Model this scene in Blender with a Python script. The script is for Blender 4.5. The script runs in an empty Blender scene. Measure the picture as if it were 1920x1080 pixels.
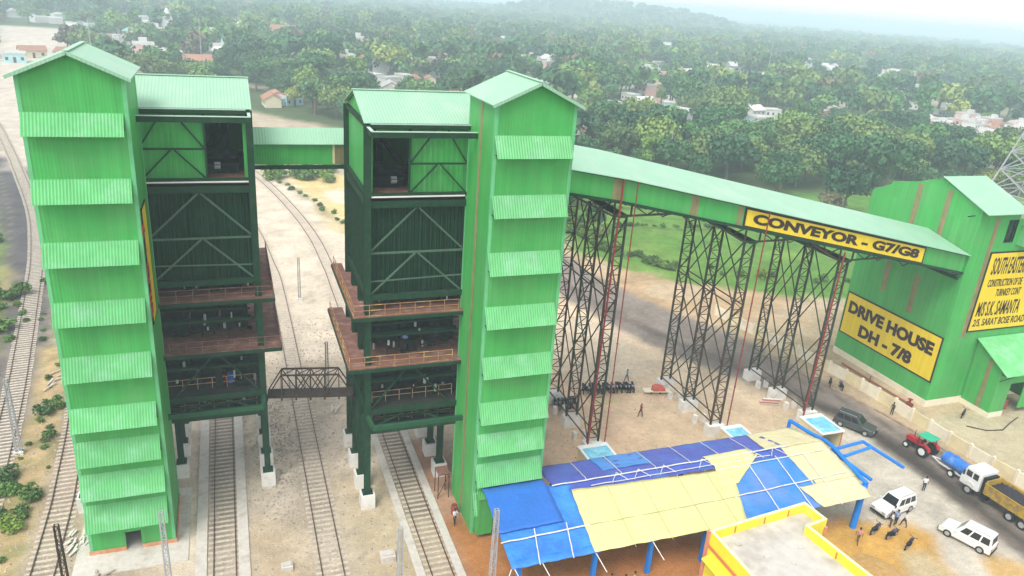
import bpy, bmesh, math, random
import numpy as np
from mathutils import Vector, Matrix
R = math.radians
rnd = random.Random(7)
scn = bpy.context.scene
COL = scn.collection

# ------------------------------------------------------------------ camera
cd = bpy.data.cameras.new('camera'); cam = bpy.data.objects.new('camera', cd); COL.objects.link(cam)
cd.sensor_width = 36.0; cd.lens = 1417.3 / 1920 * 36.0
cd.clip_start = 0.5; cd.clip_end = 9000
yaw, pit, rol = R(21.35833), R(21.08906), R(-4.27752)
f_ = Vector((math.sin(yaw)*math.cos(pit), math.cos(yaw)*math.cos(pit), -math.sin(pit)))
rt_ = Vector((math.cos(yaw), -math.sin(yaw), 0)); dn_ = f_.cross(rt_)
cr_, sr_ = math.cos(rol), math.sin(rol)
r2_ = cr_*rt_ + sr_*dn_; d2_ = -sr_*rt_ + cr_*dn_
m3 = Matrix((r2_, -d2_, -f_)).transposed()
CAMP = Vector((0, 0, 44.0))
cam.matrix_world = Matrix.Translation(CAMP) @ m3.to_4x4()
scn.camera = cam
def proj(x, y, z=0):
    q = Vector((x, y, z)) - CAMP
    d = q.dot(f_)
    if d <= 0.1: return None
    return 960 + 1417.3*q.dot(r2_)/d, 540 + 1417.3*q.dot(d2_)/d

# ------------------------------------------------------------------ light
SUN_EL, SUN_AZ = R(58), R(228)      # azimuth from +Y clockwise: light comes from the left, behind the camera
w = bpy.data.worlds.new('World'); scn.world = w; w.use_nodes = True
nt = w.node_tree; nt.nodes.clear()
sky = nt.nodes.new('ShaderNodeTexSky'); sky.sky_type = 'NISHITA'; sky.sun_disc = False
sky.sun_elevation = SUN_EL; sky.sun_rotation = SUN_AZ; sky.air_density = 1.0; sky.dust_density = 2.0; sky.ozone_density = 1.0
hs = nt.nodes.new('ShaderNodeHueSaturation'); hs.inputs['Saturation'].default_value = 0.22
hs.inputs['Value'].default_value = 1.0
bg = nt.nodes.new('ShaderNodeBackground'); bg.inputs[1].default_value = 0.12
wo = nt.nodes.new('ShaderNodeOutputWorld')
# milky overcast: bright white air towards the horizon on top of the desaturated sky
tc = nt.nodes.new('ShaderNodeTexCoord'); sx = nt.nodes.new('ShaderNodeSeparateXYZ'); nt.links.new(tc.outputs['Generated'], sx.inputs[0])
mr_ = nt.nodes.new('ShaderNodeMapRange'); mr_.inputs[1].default_value = -.05; mr_.inputs[2].default_value = .5; mr_.inputs[3].default_value = 2.6; mr_.inputs[4].default_value = 1.1; nt.links.new(sx.outputs[2], mr_.inputs[0])
wc = nt.nodes.new('ShaderNodeVectorMath'); wc.operation = 'SCALE'; wc.inputs[0].default_value = (1, 1, 1.01); nt.links.new(mr_.outputs[0], wc.inputs['Scale'])
ad_ = nt.nodes.new('ShaderNodeVectorMath'); ad_.operation = 'ADD'; nt.links.new(hs.outputs[0], ad_.inputs[0]); nt.links.new(wc.outputs[0], ad_.inputs[1])
nt.links.new(sky.outputs[0], hs.inputs['Color']); nt.links.new(ad_.outputs[0], bg.inputs[0]); nt.links.new(bg.outputs[0], wo.inputs[0])
sd = bpy.data.lights.new('sun', 'SUN'); sd.energy = 1.25; sd.angle = R(27); sd.color = (1.0, 0.96, 0.9)
so = bpy.data.objects.new('sun', sd); COL.objects.link(so)
sv = Vector((math.sin(SUN_AZ)*math.cos(SUN_EL), math.cos(SUN_AZ)*math.cos(SUN_EL), math.sin(SUN_EL)))
so.rotation_euler = sv.to_track_quat('Z', 'Y').to_euler()
scn.view_settings.view_transform = 'Standard'; scn.view_settings.look = 'None'
scn.view_settings.exposure = 1.0; scn.view_settings.gamma = 1.0
scn.cycles.max_bounces = 5; scn.cycles.diffuse_bounces = 3; scn.cycles.glossy_bounces = 2
scn.cycles.transmission_bounces = 3; scn.cycles.transparent_max_bounces = 6; scn.cycles.volume_bounces = 1
scn.cycles.use_denoising = True; scn.cycles.sample_clamp_indirect = 6

# ------------------------------------------------------------------ materials
MATS = {}
def mat(name, col, rough=0.7, metal=0.0, var=0.12, scale=1.5, bump=0.0, bscale=20, dirt=None, dscale=0.4, dlo=.5, dhi=.75, corr=None, pitch=0.2, cdepth=0.02, streak=0.0, rand=0.0, panel=0.0, spec=0.3, trans=0.0):
    """procedural surface: two octaves of colour variation, optional dirt colour, vertical streaks and corrugation bump"""
    if name in MATS: return MATS[name]
    m = bpy.data.materials.new(name); m.use_nodes = True; N = m.node_tree.nodes; L = m.node_tree.links
    b = N['Principled BSDF']; b.inputs['Roughness'].default_value = rough; b.inputs['Metallic'].default_value = metal
    b.inputs['Specular IOR Level'].default_value = spec
    geo = N.new('ShaderNodeNewGeometry')
    n1 = N.new('ShaderNodeTexNoise'); n1.inputs['Scale'].default_value = scale; n1.inputs['Detail'].default_value = 5
    L.new(geo.outputs['Position'], n1.inputs['Vector'])
    mr = N.new('ShaderNodeMapRange'); mr.inputs['From Min'].default_value = .25; mr.inputs['From Max'].default_value = .75
    mr.inputs['To Min'].default_value = 1-var; mr.inputs['To Max'].default_value = 1+var
    L.new(n1.outputs[0], mr.inputs[0])
    rgb = N.new('ShaderNodeRGB'); rgb.outputs[0].default_value = (*col, 1)
    cur = rgb.outputs[0]
    if dirt is not None:
        n2 = N.new('ShaderNodeTexNoise'); n2.inputs['Scale'].default_value = dscale; n2.inputs['Detail'].default_value = 8; n2.inputs['Roughness'].default_value = .65
        L.new(geo.outputs['Position'], n2.inputs['Vector'])
        m2 = N.new('ShaderNodeMapRange'); m2.inputs['From Min'].default_value = dlo; m2.inputs['From Max'].default_value = dhi
        L.new(n2.outputs[0], m2.inputs[0])
        mx = N.new('ShaderNodeMix'); mx.data_type = 'RGBA'; L.new(m2.outputs[0], mx.inputs[0]); L.new(cur, mx.inputs[6]); mx.inputs[7].default_value = (*dirt, 1)
        cur = mx.outputs[2]
    fac = mr.outputs[0]
    if streak > 0:
        mp = N.new('ShaderNodeMapping'); mp.inputs['Scale'].default_value = (1.7, 1.7, 0.06)
        L.new(geo.outputs['Position'], mp.inputs[0])
        n3 = N.new('ShaderNodeTexNoise'); n3.inputs['Scale'].default_value = 1.4; n3.inputs['Detail'].default_value = 4; L.new(mp.outputs[0], n3.inputs['Vector'])
        m3_ = N.new('ShaderNodeMapRange'); m3_.inputs['From Min'].default_value = .3; m3_.inputs['From Max'].default_value = .7; m3_.inputs['To Min'].default_value = 1-streak; m3_.inputs['To Max'].default_value = 1+streak
        L.new(n3.outputs[0], m3_.inputs[0])
        mu = N.new('ShaderNodeMath'); mu.operation = 'MULTIPLY'; L.new(fac, mu.inputs[0]); L.new(m3_.outputs[0], mu.inputs[1]); fac = mu.outputs[0]
    if panel > 0:
        sx_ = N.new('ShaderNodeSeparateXYZ'); L.new(geo.outputs['Position'], sx_.inputs[0]); a_ = N.new('ShaderNodeMath'); a_.operation = 'ADD'; L.new(sx_.outputs[0], a_.inputs[0]); L.new(sx_.outputs[1], a_.inputs[1])
        def snap(src, st):
            d_ = N.new('ShaderNodeMath'); d_.operation = 'DIVIDE'; L.new(src, d_.inputs[0]); d_.inputs[1].default_value = st; f1 = N.new('ShaderNodeMath'); f1.operation = 'FLOOR'; L.new(d_.outputs[0], f1.inputs[0]); return f1.outputs[0]
        cb_ = N.new('ShaderNodeCombineXYZ'); L.new(snap(a_.outputs[0], .93), cb_.inputs[0]); L.new(snap(sx_.outputs[2], 2.95), cb_.inputs[1]); wn = N.new('ShaderNodeTexWhiteNoise'); L.new(cb_.outputs[0], wn.inputs['Vector'])
        mp2 = N.new('ShaderNodeMapRange'); mp2.inputs['To Min'].default_value = 1-panel; mp2.inputs['To Max'].default_value = 1+panel; L.new(wn.outputs['Value'], mp2.inputs[0])
        mu = N.new('ShaderNodeMath'); mu.operation = 'MULTIPLY'; L.new(fac, mu.inputs[0]); L.new(mp2.outputs[0], mu.inputs[1]); fac = mu.outputs[0]
    if rand > 0:
        oi = N.new('ShaderNodeObjectInfo'); m4 = N.new('ShaderNodeMapRange'); m4.inputs['To Min'].default_value = 1-rand; m4.inputs['To Max'].default_value = 1+rand
        L.new(oi.outputs['Random'], m4.inputs[0])
        mu = N.new('ShaderNodeMath'); mu.operation = 'MULTIPLY'; L.new(fac, mu.inputs[0]); L.new(m4.outputs[0], mu.inputs[1]); fac = mu.outputs[0]
    vm = N.new('ShaderNodeVectorMath'); vm.operation = 'SCALE'; L.new(cur, vm.inputs[0]); L.new(fac, vm.inputs['Scale'])
    L.new(vm.outputs[0], b.inputs['Base Color'])
    h = None
    if bump > 0:
        n5 = N.new('ShaderNodeTexNoise'); n5.inputs['Scale'].default_value = bscale; n5.inputs['Detail'].default_value = 4
        L.new(geo.outputs['Position'], n5.inputs['Vector'])
        bp = N.new('ShaderNodeBump'); bp.inputs['Strength'].default_value = 1; bp.inputs['Distance'].default_value = bump
        L.new(n5.outputs[0], bp.inputs['Height']); h = bp
    if corr:
        sx = N.new('ShaderNodeSeparateXYZ'); L.new(geo.outputs['Position'], sx.inputs[0])
        if corr == 'XY':
            ad = N.new('ShaderNodeMath'); ad.operation = 'ADD'; L.new(sx.outputs[0], ad.inputs[0]); L.new(sx.outputs[1], ad.inputs[1]); src = ad.outputs[0]
        else: src = sx.outputs['XYZ'.index(corr)]
        mu = N.new('ShaderNodeMath'); mu.operation = 'MULTIPLY'; L.new(src, mu.inputs[0]); mu.inputs[1].default_value = 2*math.pi/pitch
        si = N.new('ShaderNodeMath'); si.operation = 'SINE'; L.new(mu.outputs[0], si.inputs[0])
        bp = N.new('ShaderNodeBump'); bp.inputs['Strength'].default_value = 1; bp.inputs['Distance'].default_value = cdepth
        L.new(si.outputs[0], bp.inputs['Height'])
        if h: L.new(h.outputs[0], bp.inputs['Normal'])
        h = bp
    if h: L.new(h.outputs[0], b.inputs['Normal'])
    MATS[name] = m
    return m
G_ = (0.058, 0.375, 0.082)
M = dict(
 wall=mat('green_wall_sheet', G_, .5, var=.07, scale=.35, dirt=(.10,.35,.105), dscale=.3, dlo=.45, dhi=.75, corr='XY', pitch=.22, cdepth=.005, streak=.09, panel=.055),
 awn=mat('sky_lightened_awning_sheet', (0.13,0.45,0.165), .45, rand=.07, var=.09, scale=.8, streak=.05, dirt=(.24,.5,.3), dscale=.5),  # wall sheet in a lighter green: sky light on the slope painted in
 roofX=mat('dust_and_sheen_roof_sheet', (0.275,0.485,0.335), .42, var=.04, scale=.5, dirt=(.35,.50,.38), dscale=.3, corr='X', pitch=.25, cdepth=.012),  # paler than the walls: dust, plus sky sheen put into the colour
 roofY=mat('dust_and_sheen_roof_sheet_across', (0.275,0.485,0.335), .42, var=.04, scale=.5, dirt=(.35,.50,.38), dscale=.3, corr='Y', pitch=.25, cdepth=.012),  # same dusty colour with painted-in sheen, ribs along the other axis
 dgreen=mat('dark_green_steel', (0.012,0.048,0.024), .65, spec=.12, var=.25, scale=2, dirt=(.045,.055,.04), dscale=1.2, dlo=.5, dhi=.8),
 dclad=mat('dark_green_cladding', (0.007,0.034,0.015), .8, spec=.08, var=.2, scale=.8, dirt=(.018,.05,.03), dscale=.6, corr='XY', pitch=.3, cdepth=.03, streak=.3),
 rust=mat('rusty_red_plate', (0.22,0.105,0.08), .8, var=.2, scale=1.2, dirt=(.30,.20,.16), dscale=1.2),
 trest=mat('trestle_steel', (0.03,0.045,0.033), .6, var=.3, scale=.6, dirt=(.065,.038,.026), dscale=.12, dlo=.42, dhi=.62),
 truss=mat('rusty_brown_truss_steel', (0.05,0.035,0.028), .7, var=.3, scale=2),
 strip=mat('dirty_translucent_strip', (0.235,0.215,0.10), .6, var=.2, scale=1.0, dirt=(.30,.17,.09), dscale=.5, streak=.2),
 yel=mat('sign_yellow', (0.78,0.58,0.02), .55, var=.09, scale=.5, dirt=(.66,.47,.06), dscale=.5, dlo=.5, dhi=.75, streak=.07), yrail=mat('rail_yellow', (0.36,0.17,0.08), .6, dirt=(.55,.40,.14), dscale=.9, dlo=.5, dhi=.6),
 black=mat('sign_black', (0.03,0.015,0.012), .6, var=.2), dark=mat('dark_machinery', (0.014,0.016,0.015), .7, spec=.12, var=.4, scale=3, dirt=(.06,.055,.05), dscale=2),
 white=mat('white_paint', (0.78,0.78,0.76), .5, var=.05, dirt=(.6,.58,.52), dscale=1.5), conc=mat('pale_concrete', (0.56,0.52,0.46), .9, var=.1, scale=3, dirt=(.40,.34,.28), dscale=.8, bump=.02),
 ped=mat('whitewashed_concrete', (0.72,0.70,0.66), .9, var=.08, dirt=(.5,.44,.36), dscale=1.2, dlo=.5, dhi=.8),
 red=mat('red_pipe_paint', (0.24,0.035,0.035), .6, var=.2), brick=mat('orange_brick', (0.50,0.20,0.09), .9, var=.2, scale=4),
 rail=mat('worn_rail_steel', (0.11,0.07,0.05), .45, metal=.3, var=.3, scale=3), sleeper=mat('concrete_sleeper', (0.50,0.44,0.36), .9, var=.3, scale=4),
 steel=mat('galvanised_steel', (0.45,0.46,0.48), .5, metal=.3, var=.1),
 blueT=mat('blue_tarpaulin', (0.035,0.16,0.55), .38, var=.15, scale=.7, dirt=(.05,.25,.68), dscale=.25, dlo=.4, dhi=.6, bump=.09, bscale=2.6),
 navyT=mat('violet_blue_tarpaulin', (0.07,0.10,0.42), .42, var=.15, scale=.7, dirt=(.05,.19,.52), dscale=.25, bump=.09, bscale=2.6),
 yelT=mat('pale_yellow_tarpaulin', (0.70,0.655,0.28), .5, var=.06, scale=.7, dirt=(.62,.56,.30), dscale=.3, bump=.07, bscale=2.6),
 creamT=mat('cream_tarpaulin', (.66,.60,.35), .5, var=.06, scale=.7, dirt=(.55,.50,.28), dscale=.6, bump=.09, bscale=2.6),
 blueP=mat('blue_pipe_paint', (0.012,0.20,0.68), .4, var=.1), bamboo=mat('pale_bamboo', (0.68,0.66,0.6), .7, var=.15),
 wyel=mat('bright_yellow_plaster', (0.82,0.74,0.04), .8, var=.06, scale=.8, dirt=(.72,.62,.12), dscale=.5), worange=mat('orange_trim', (0.60,0.20,0.07), .8, var=.1), 
 slab=mat('roof_slab_concrete', (0.52,0.49,0.45), .9, var=.12, scale=1.2, dirt=(.40,.36,.31), dscale=.5, dlo=.48, dhi=.7),
 cream=mat('cream_wall_panel', (0.72,0.62,0.38), .9, var=.08, scale=1, dirt=(.6,.48,.3), dscale=.6), pale=mat('pale_wall_panel', (0.76,0.70,0.54), .9, var=.07, dirt=(.6,.5,.36), dscale=.6),
 glass=mat('dark_window_glass', (0.015,0.018,0.02), .12, spec=.6, var=.1), tyre=mat('tyre_rubber', (0.02,0.02,0.02), .85), chrome=mat('wheel_rim_metal', (0.5,0.5,0.5), .35, metal=.6),
 redV=mat('red_vehicle_paint', (0.42,0.015,0.03), .35, var=.1), blueV=mat('blue_tank_paint', (0.03,0.17,0.55), .4, var=.12, dirt=(.2,.35,.6), dscale=1), tealV=mat('teal_canvas', (0.03,0.42,0.25), .6), yelV=mat('yellow_tipper_paint', (0.52,0.34,0.03), .6, var=.2, dirt=(.22,.15,.07), dscale=1.5, dlo=.42, dhi=.62),
 coal=mat('coal_load', (0.03,0.027,0.035), .9, var=.3, scale=4, bump=.06, bscale=4), grayV=mat('dark_grey_car_paint', (0.05,0.06,0.065), .25, var=.1, spec=.6),
 skin=mat('brown_skin', (0.20,0.10,0.06), .6), hair=mat('black_hair', (0.012,0.010,0.01), .7), shirtW=mat('white_shirt', (0.70,0.71,0.74), .85), shirtB=mat('light_blue_shirt', (0.22,0.33,0.55), .85),
 shirtR=mat('maroon_shirt', (0.22,0.05,0.05), .85), shirtP=mat('pink_shirt', (0.55,0.25,0.25), .85), pantD=mat('dark_trousers', (0.03,0.032,0.045), .85), pantB=mat('brown_trousers', (0.13,0.08,0.055), .85), shirtY=mat('khaki_shirt', (0.45,0.40,0.2), .85),
 wood=mat('old_timber', (0.42,0.36,0.28), .9, var=.25, scale=3), skyb=mat('sky_blue_roof_panel', (0.16,0.50,0.66), .3, var=.25, scale=1.2, dirt=(.5,.75,.8), dscale=1.6),
 redoxide=mat('red_oxide_frame', (0.30,0.09,0.07), .7, var=.2), bark=mat('tree_bark', (0.16,0.12,0.085), .95, var=.25, scale=3),
 signred=mat('red_letter_paint', (0.45,0.05,0.04), .6),
)

# ------------------------------------------------------------------ mesh helpers
ORI = {}            # world position of each thing's empty, parts are built in world coordinates
class MB:
    def __init__(s): s.v = []; s.f = []; s.mi = []; s.cur = 0
    def add(s, vs, fs):
        o = len(s.v); s.v += [tuple(p) for p in vs]; s.f += [tuple(i+o for i in q) for q in fs]; s.mi += [s.cur]*len(fs); return s
    def box(s, x0, x1, y0, y1, z0, z1):
        x0, x1 = sorted((x0, x1)); y0, y1 = sorted((y0, y1)); z0, z1 = sorted((z0, z1))
        return s.add([(x0,y0,z0),(x1,y0,z0),(x1,y1,z0),(x0,y1,z0),(x0,y0,z1),(x1,y0,z1),(x1,y1,z1),(x0,y1,z1)],
              [(0,3,2,1),(4,5,6,7),(0,1,5,4),(1,2,6,5),(2,3,7,6),(3,0,4,7)])
    def beam(s, p, q, w=.2, h=None, up=(0,0,1)):
        h = h or w; p = Vector(p); q = Vector(q); d = q-p
        if d.length < 1e-4: return s
        d.normalize(); u = Vector(up)
        if abs(d.dot(u)) > .95: u = Vector((0,1,0))
        a = d.cross(u).normalized(); b = a.cross(d).normalized()
        vs = []
        for c in (p, q):
            for i, j in ((-1,-1),(1,-1),(1,1),(-1,1)): vs.append(c + a*(i*w/2) + b*(j*h/2))
        return s.add(vs, [(0,1,2,3)[::-1],(4,5,6,7),(0,1,5,4),(1,2,6,5),(2,3,7,6),(3,0,4,7)])
    def cyl(s, p, q, r, n=10, r2=None, cap=True):
        p = Vector(p); q = Vector(q); r2 = r if r2 is None else r2; d = (q-p).normalized()
        u = Vector((0,0,1)) if abs(d.z) < .95 else Vector((0,1,0))
        a = d.cross(u).normalized(); b = a.cross(d).normalized(); vs = []
        for c, rr in ((p, r), (q, r2)):
            for k in range(n):
                t = 2*math.pi*k/n; vs.append(c + a*(rr*math.cos(t)) + b*(rr*math.sin(t)))
        fs = [(k, (k+1) % n, n+(k+1) % n, n+k) for k in range(n)]
        if cap: fs += [tuple(range(n))[::-1], tuple(range(n, 2*n))]
        return s.add(vs, fs)
    def prism(s, poly, axis, a, b):
        """polygon (2-tuples in the two other axes) extruded along axis from a to b"""
        n = len(poly); vs = []
        for c in (a, b):
            for (u, v) in poly: vs.append({'x': (c,u,v), 'y': (u,c,v), 'z': (u,v,c)}[axis])
        return s.add(vs, [tuple(range(n)), tuple(range(n, 2*n))[::-1]] + [(k, n+k, n+(k+1) % n, (k+1) % n) for k in range(n)])
    def slab(s, corners, t):
        """quad or polygon given in space, thickened downwards by t"""
        n = len(corners); c = [Vector(p) for p in corners]
        vs = c + [p - Vector((0,0,t)) for p in c]
        return s.add(vs, [tuple(range(n)), tuple(range(n, 2*n))[::-1]] + [(k, n+k, n+(k+1) % n, (k+1) % n) for k in range(n)])
    def build(s, name, m, parent=None, smooth=False, recalc=True, **props):
        me = bpy.data.meshes.new(name)
        off = ORI.get(parent.name, Vector((0,0,0))) if parent is not None else Vector((0,0,0))
        me.from_pydata([(p[0]-off.x, p[1]-off.y, p[2]-off.z) for p in s.v], [], s.f)
        ms = m if isinstance(m, (list, tuple)) else [m]
        for k in ms: me.materials.append(k)
        if len(ms) > 1: me.polygons.foreach_set('material_index', s.mi)
        if recalc:
            bm = bmesh.new(); bm.from_mesh(me); bmesh.ops.recalc_face_normals(bm, faces=bm.faces); bm.to_mesh(me); bm.free()
        if smooth: me.polygons.foreach_set('use_smooth', [True]*len(me.polygons))
        me.update()
        o = bpy.data.objects.new(name, me); COL.objects.link(o)
        if parent is not None:
            o.parent = parent; ORI[o.name] = off
        for k, v in props.items(): o[k] = v
        return o
def tag(o, label=None, cat=None, group=None, kind=None):
    if label: o['label'] = label
    if cat: o['category'] = cat
    if group: o['group'] = group
    if kind: o['kind'] = kind
    return o
def thing(name, label, cat, loc=(0,0,0), group=None):
    o = bpy.data.objects.new(name, None); COL.objects.link(o); o.location = loc; o.empty_display_size = .3
    ORI[o.name] = Vector(loc)
    return tag(o, label, cat, group)
def bevel(o, w=.03, seg=2, ang=35):
    md = o.modifiers.new('bevel', 'BEVEL'); md.width = w; md.segments = seg; md.limit_method = 'ANGLE'; md.angle_limit = R(ang); return o
def copy_tree(o, parent=None):
    c = o.copy(); COL.objects.link(c)
    if parent is not None: c.parent = parent
    for ch in o.children: copy_tree(ch, c)
    return c
def text_mesh(name, body, m, parent, origin, ux, uy, width, height, bold=.0, depth=.03, sx=1):
    """lettering fitted into width x height at origin (lower left), ux to the right, uy up"""
    cu = bpy.data.curves.new(name, 'FONT'); cu.body = body; cu.size = 1; cu.offset = bold; cu.extrude = depth; cu.resolution_u = 3
    t = bpy.data.objects.new(name+'_tmp', cu); COL.objects.link(t)
    dg = bpy.context.evaluated_depsgraph_get(); me = bpy.data.meshes.new_from_object(t.evaluated_get(dg))
    bpy.data.objects.remove(t); bpy.data.curves.remove(cu)
    co = np.zeros(len(me.vertices)*3); me.vertices.foreach_get('co', co); co = co.reshape(-1, 3)
    lo = co.min(0); hi = co.max(0)
    ux = Vector(ux).normalized(); uy = Vector(uy).normalized(); un = ux.cross(uy)
    A = np.array([list(ux), list(uy), list(un)])
    loc = np.stack([(co[:,0]-lo[0])/(hi[0]-lo[0])*width, (co[:,1]-lo[1])/(hi[1]-lo[1])*height, co[:,2]-lo[2]], 1)
    off = ORI.get(parent.name, Vector((0,0,0)))
    wco = loc @ A + np.array(origin) - np.array(off)
    me.vertices.foreach_set('co', wco.ravel()); me.materials.clear(); me.materials.append(m); me.update()
    o = bpy.data.objects.new(name, me); COL.objects.link(o); o.parent = parent; ORI[o.name] = off
    return o

# ------------------------------------------------------------------ ground
def vnoise(x, y, s, seed=0):
    """cheap value noise on arrays, 0..1"""
    r = np.random.RandomState(seed); T = r.rand(256, 256)
    def lay(s):
        u = x/s + 31.7*seed; v = y/s + 17.3*seed; i = np.floor(u).astype(int); j = np.floor(v).astype(int); a = u-i; b = v-j
        a = a*a*(3-2*a); b = b*b*(3-2*b)
        g = lambda p, q: T[p % 256, q % 256]
        return (g(i,j)*(1-a)+g(i+1,j)*a)*(1-b)+(g(i,j+1)*(1-a)+g(i+1,j+1)*a)*b
    return .55*lay(s)+.28*lay(s/2.1)+.17*lay(s/4.3)
def sdist(px, py, poly):
    """signed distance to polygon, negative inside"""
    n = len(poly); d = np.full(px.shape, 1e9); ins = np.zeros(px.shape, bool)
    for k in range(n):
        ax, ay = poly[k]; bx, by = poly[(k+1) % n]; ex, ey = bx-ax, by-ay
        t = np.clip(((px-ax)*ex+(py-ay)*ey)/(ex*ex+ey*ey+1e-9), 0, 1)
        d = np.minimum(d, np.hypot(px-ax-t*ex, py-ay-t*ey))
        c = ((ay > py) != (by > py))
        with np.errstate(divide='ignore', invalid='ignore'):
            c &= px < (bx-ax)*(py-ay)/(by-ay+1e-12)+ax
        ins ^= c
    return np.where(ins, -d, d)
def sline(px, py, pts):
    d = np.full(px.shape, 1e9)
    for (ax, ay), (bx, by) in zip(pts[:-1], pts[1:]):
        ex, ey = bx-ax, by-ay; t = np.clip(((px-ax)*ex+(py-ay)*ey)/(ex*ex+ey*ey), 0, 1)
        d = np.minimum(d, np.hypot(px-ax-t*ex, py-ay-t*ey))
    return d
T5 = [(-20.5,20),(-21.3,60),(-22.3,74),(-23.4,85),(-24.8,96),(-27.2,114),(-29.8,132),(-35,158),(-43,188),(-52,220),(-64,260),(-84,320),(-110,400)]
T4 = [(-15.5,20),(-15.5,58),(-15.8,68),(-16.6,80),(-18.2,95),(-21,112),(-25.5,132),(-31.5,158)]
T1 = [(-2.47,15),(-2.47,120),(-5,160),(-12,205),(-22,245),(-38,300)]
T2 = [(5.7,15),(5.7,104),(4.9,125),(2.9,147),(-2.5,180),(-12,215),(-24,255),(-40,300)]
T3 = [(14.0,15),(14.3,108),(14.2,122),(13.6,137),(11.6,155),(7.7,178),(1,205),(-10,240),(-26,280)]
ROADC = [(69.5,10),(69.6,45),(69.4,56),(67.6,64),(65.4,71),(61,81),(56.5,92),(52.7,110),(50,135),(46,170),(38,215),(25,262),(5,320)]
ROADP = [(64.8,10),(65.2,36),(66.3,45),(67,54.8),(66,60.5),(63.4,65),(58.4,72.6),(52.6,83.6),(48.4,100.4),(44,135),(40,168),(33,212),(44,212),(50,170),(54.5,136),(57,120),(60.7,98.3),(64.7,88.9),(68.3,80.5),(70.4,71.5),(71.7,63.1),(72.4,55.3),(73,48),(73.7,41),(74,10)]
FIELD = [(60,122),(64,112),(72,103.5),(82,97),(95,91),(112,88),(150,85),(230,110),(225,148),(165,156),(140,160),(112,170),(84,182),(70,168),(66,150)]
def ground_color(x, y):
    n1 = vnoise(x, y, 9, 1); n2 = vnoise(x, y, 3, 2); n3 = vnoise(x, y, 40, 3); n4 = vnoise(x, y, 1.2, 5)
    c = np.zeros(x.shape+(3,)); 
    def base(col): c[:] = np.array(col)
    def put(mask, col, k=1.0):
        c[:] = c*(1-mask[..., None]*k)+np.array(col)*mask[..., None]*k
    def soft(d, w, amp=0, n=n1): return np.clip(.5-(d+(n-.5)*amp)/w, 0, 1)
    base((.075,.115,.045))                                                   # forest floor
    put(soft(sdist(x, y, [(-20,10),(-20,60),(-24,100),(-40,185),(-70,280),(-45,330),(-5,300),(60,215),(60,170),(62,128),(97,97),(125,92),(125,10)]), 6, 6), (.43,.375,.30))
    put(soft(sdist(x, y, [(-8,10),(-8,130),(-30,260),(-70,330),(-30,330),(20,215),(26,150),(25,110),(19,100),(19,10)]), 5, 4), (.61,.55,.475))   # ballast yard
    put(soft(n3-.52, .1)*soft(sdist(x, y, [(-8,10),(-8,130),(20,150),(19,10)]), 4), (.42,.345,.26), .6)
    put(soft(sdist(x, y, [(-1,78),(-1,58),(9.5,50),(9.5,78)]), 4, 5, n2)*np.clip((n2-.35)*3, 0, 1), (.27,.245,.215), .7)
    put(soft(sdist(x, y, [(-1,57),(-1,40),(4.2,40),(4.2,57)]), 3, 3, n2), (.44,.345,.23), .7)
    put(soft(sdist(x, y, [(7.6,62),(7.6,44),(17,44),(17,62)]), 3, 3, n2), (.45,.37,.235), .6)
    put(soft(sdist(x, y, [(14.9,66.5),(15.2,46),(20,44),(19,66.5)]), 1.0, .6), (.42,.22,.145), .8)
    for T_ in (T1, T2, T3): put(soft(sline(x, y, T_)-1.35, .7, 1.2, n4), (.40,.345,.29), .45); put(soft(sline(x, y, T_)-.55, .5, 1.2, n4)*np.clip((n2-.4)*3, 0, 1), (.24,.20,.17), .5)
    put(np.clip((n4-.62)*6, 0, 1)*np.clip((n1-.4)*3, 0, 1)*soft(sdist(x, y, [(-20,10),(-20,60),(-24,100),(20,160),(26,110),(19,10)]), 4), (.25,.21,.17), .55)
    for T_ in (T1, T3): put(soft(sline(x, y, [p for p in T_ if 0][:0] or [(T_[0][0], 56), (T_[0][0]+.05, 76)])-1.5, 1.2, 2.5, n4), (.16,.14,.12), .6)
    put(np.clip((n4-.48)*6, 0, 1)*soft(sdist(x, y, [(-22.5,40),(-17,40),(-17.5,80),(-21,112),(-27,125),(-24,96)]), 1.5), (.21,.20,.11), .6)
    # right yard
    put(soft(sdist(x, y, [(22,110),(22,52),(62,52),(67,56),(57,74),(48,100),(40,120)]), 5, 4), (.68,.52,.385))
    put(np.clip((n3-.42)*5, 0, 1)*soft(sdist(x, y, [(22,110),(22,52),(62,52),(67,56),(57,74),(48,100),(40,120)]), 5), (.72,.61,.47), .8)
    put(soft(sdist(x, y, [(39,74),(45,72),(52,76),(50,92),(43,98),(37,86)]), 3, 4), (.56,.50,.41), .8)
    put(soft(sdist(x, y, [(37,58),(46,54),(60,54),(63,60),(56,66),(42,66)]), 4, 4), (.46,.385,.26), .45)
    # parking
    put(soft(sdist(x, y, [(50,58),(46,52),(46,40),(47,10),(64.5,10),(65.2,36),(66.6,47),(67.2,56),(64.5,61),(58,58.5)]), 1.5, 1), (.53,.51,.465))
    put(soft(sdist(x, y, [(16,53),(16,38),(12,10),(46,10),(49,38),(53,42.5),(52.5,44),(40,44),(28,50)]), 1.6, 1.5, n2), (.43,.195,.075))
    put(soft(sdist(x, y, [(48,43.2),(53,43.4),(58.5,41.6),(59.6,39.5),(57,36.8),(56.5,33),(49,30),(45,36)]), 1.2, 1.4, n2), (.56,.345,.10))
    put(soft(sdist(x, y, [(54.5,38.5),(56.5,38),(56.5,32),(53,30),(51,34)]), 1.5, 1.6, n2), (.50,.46,.34), .8)
    put(soft(sdist(x, y, [(62,36.4),(66,32),(66,20),(57,20),(60,35)]), 1.2, 1.2, n2), (.52,.35,.13), .9)
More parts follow.
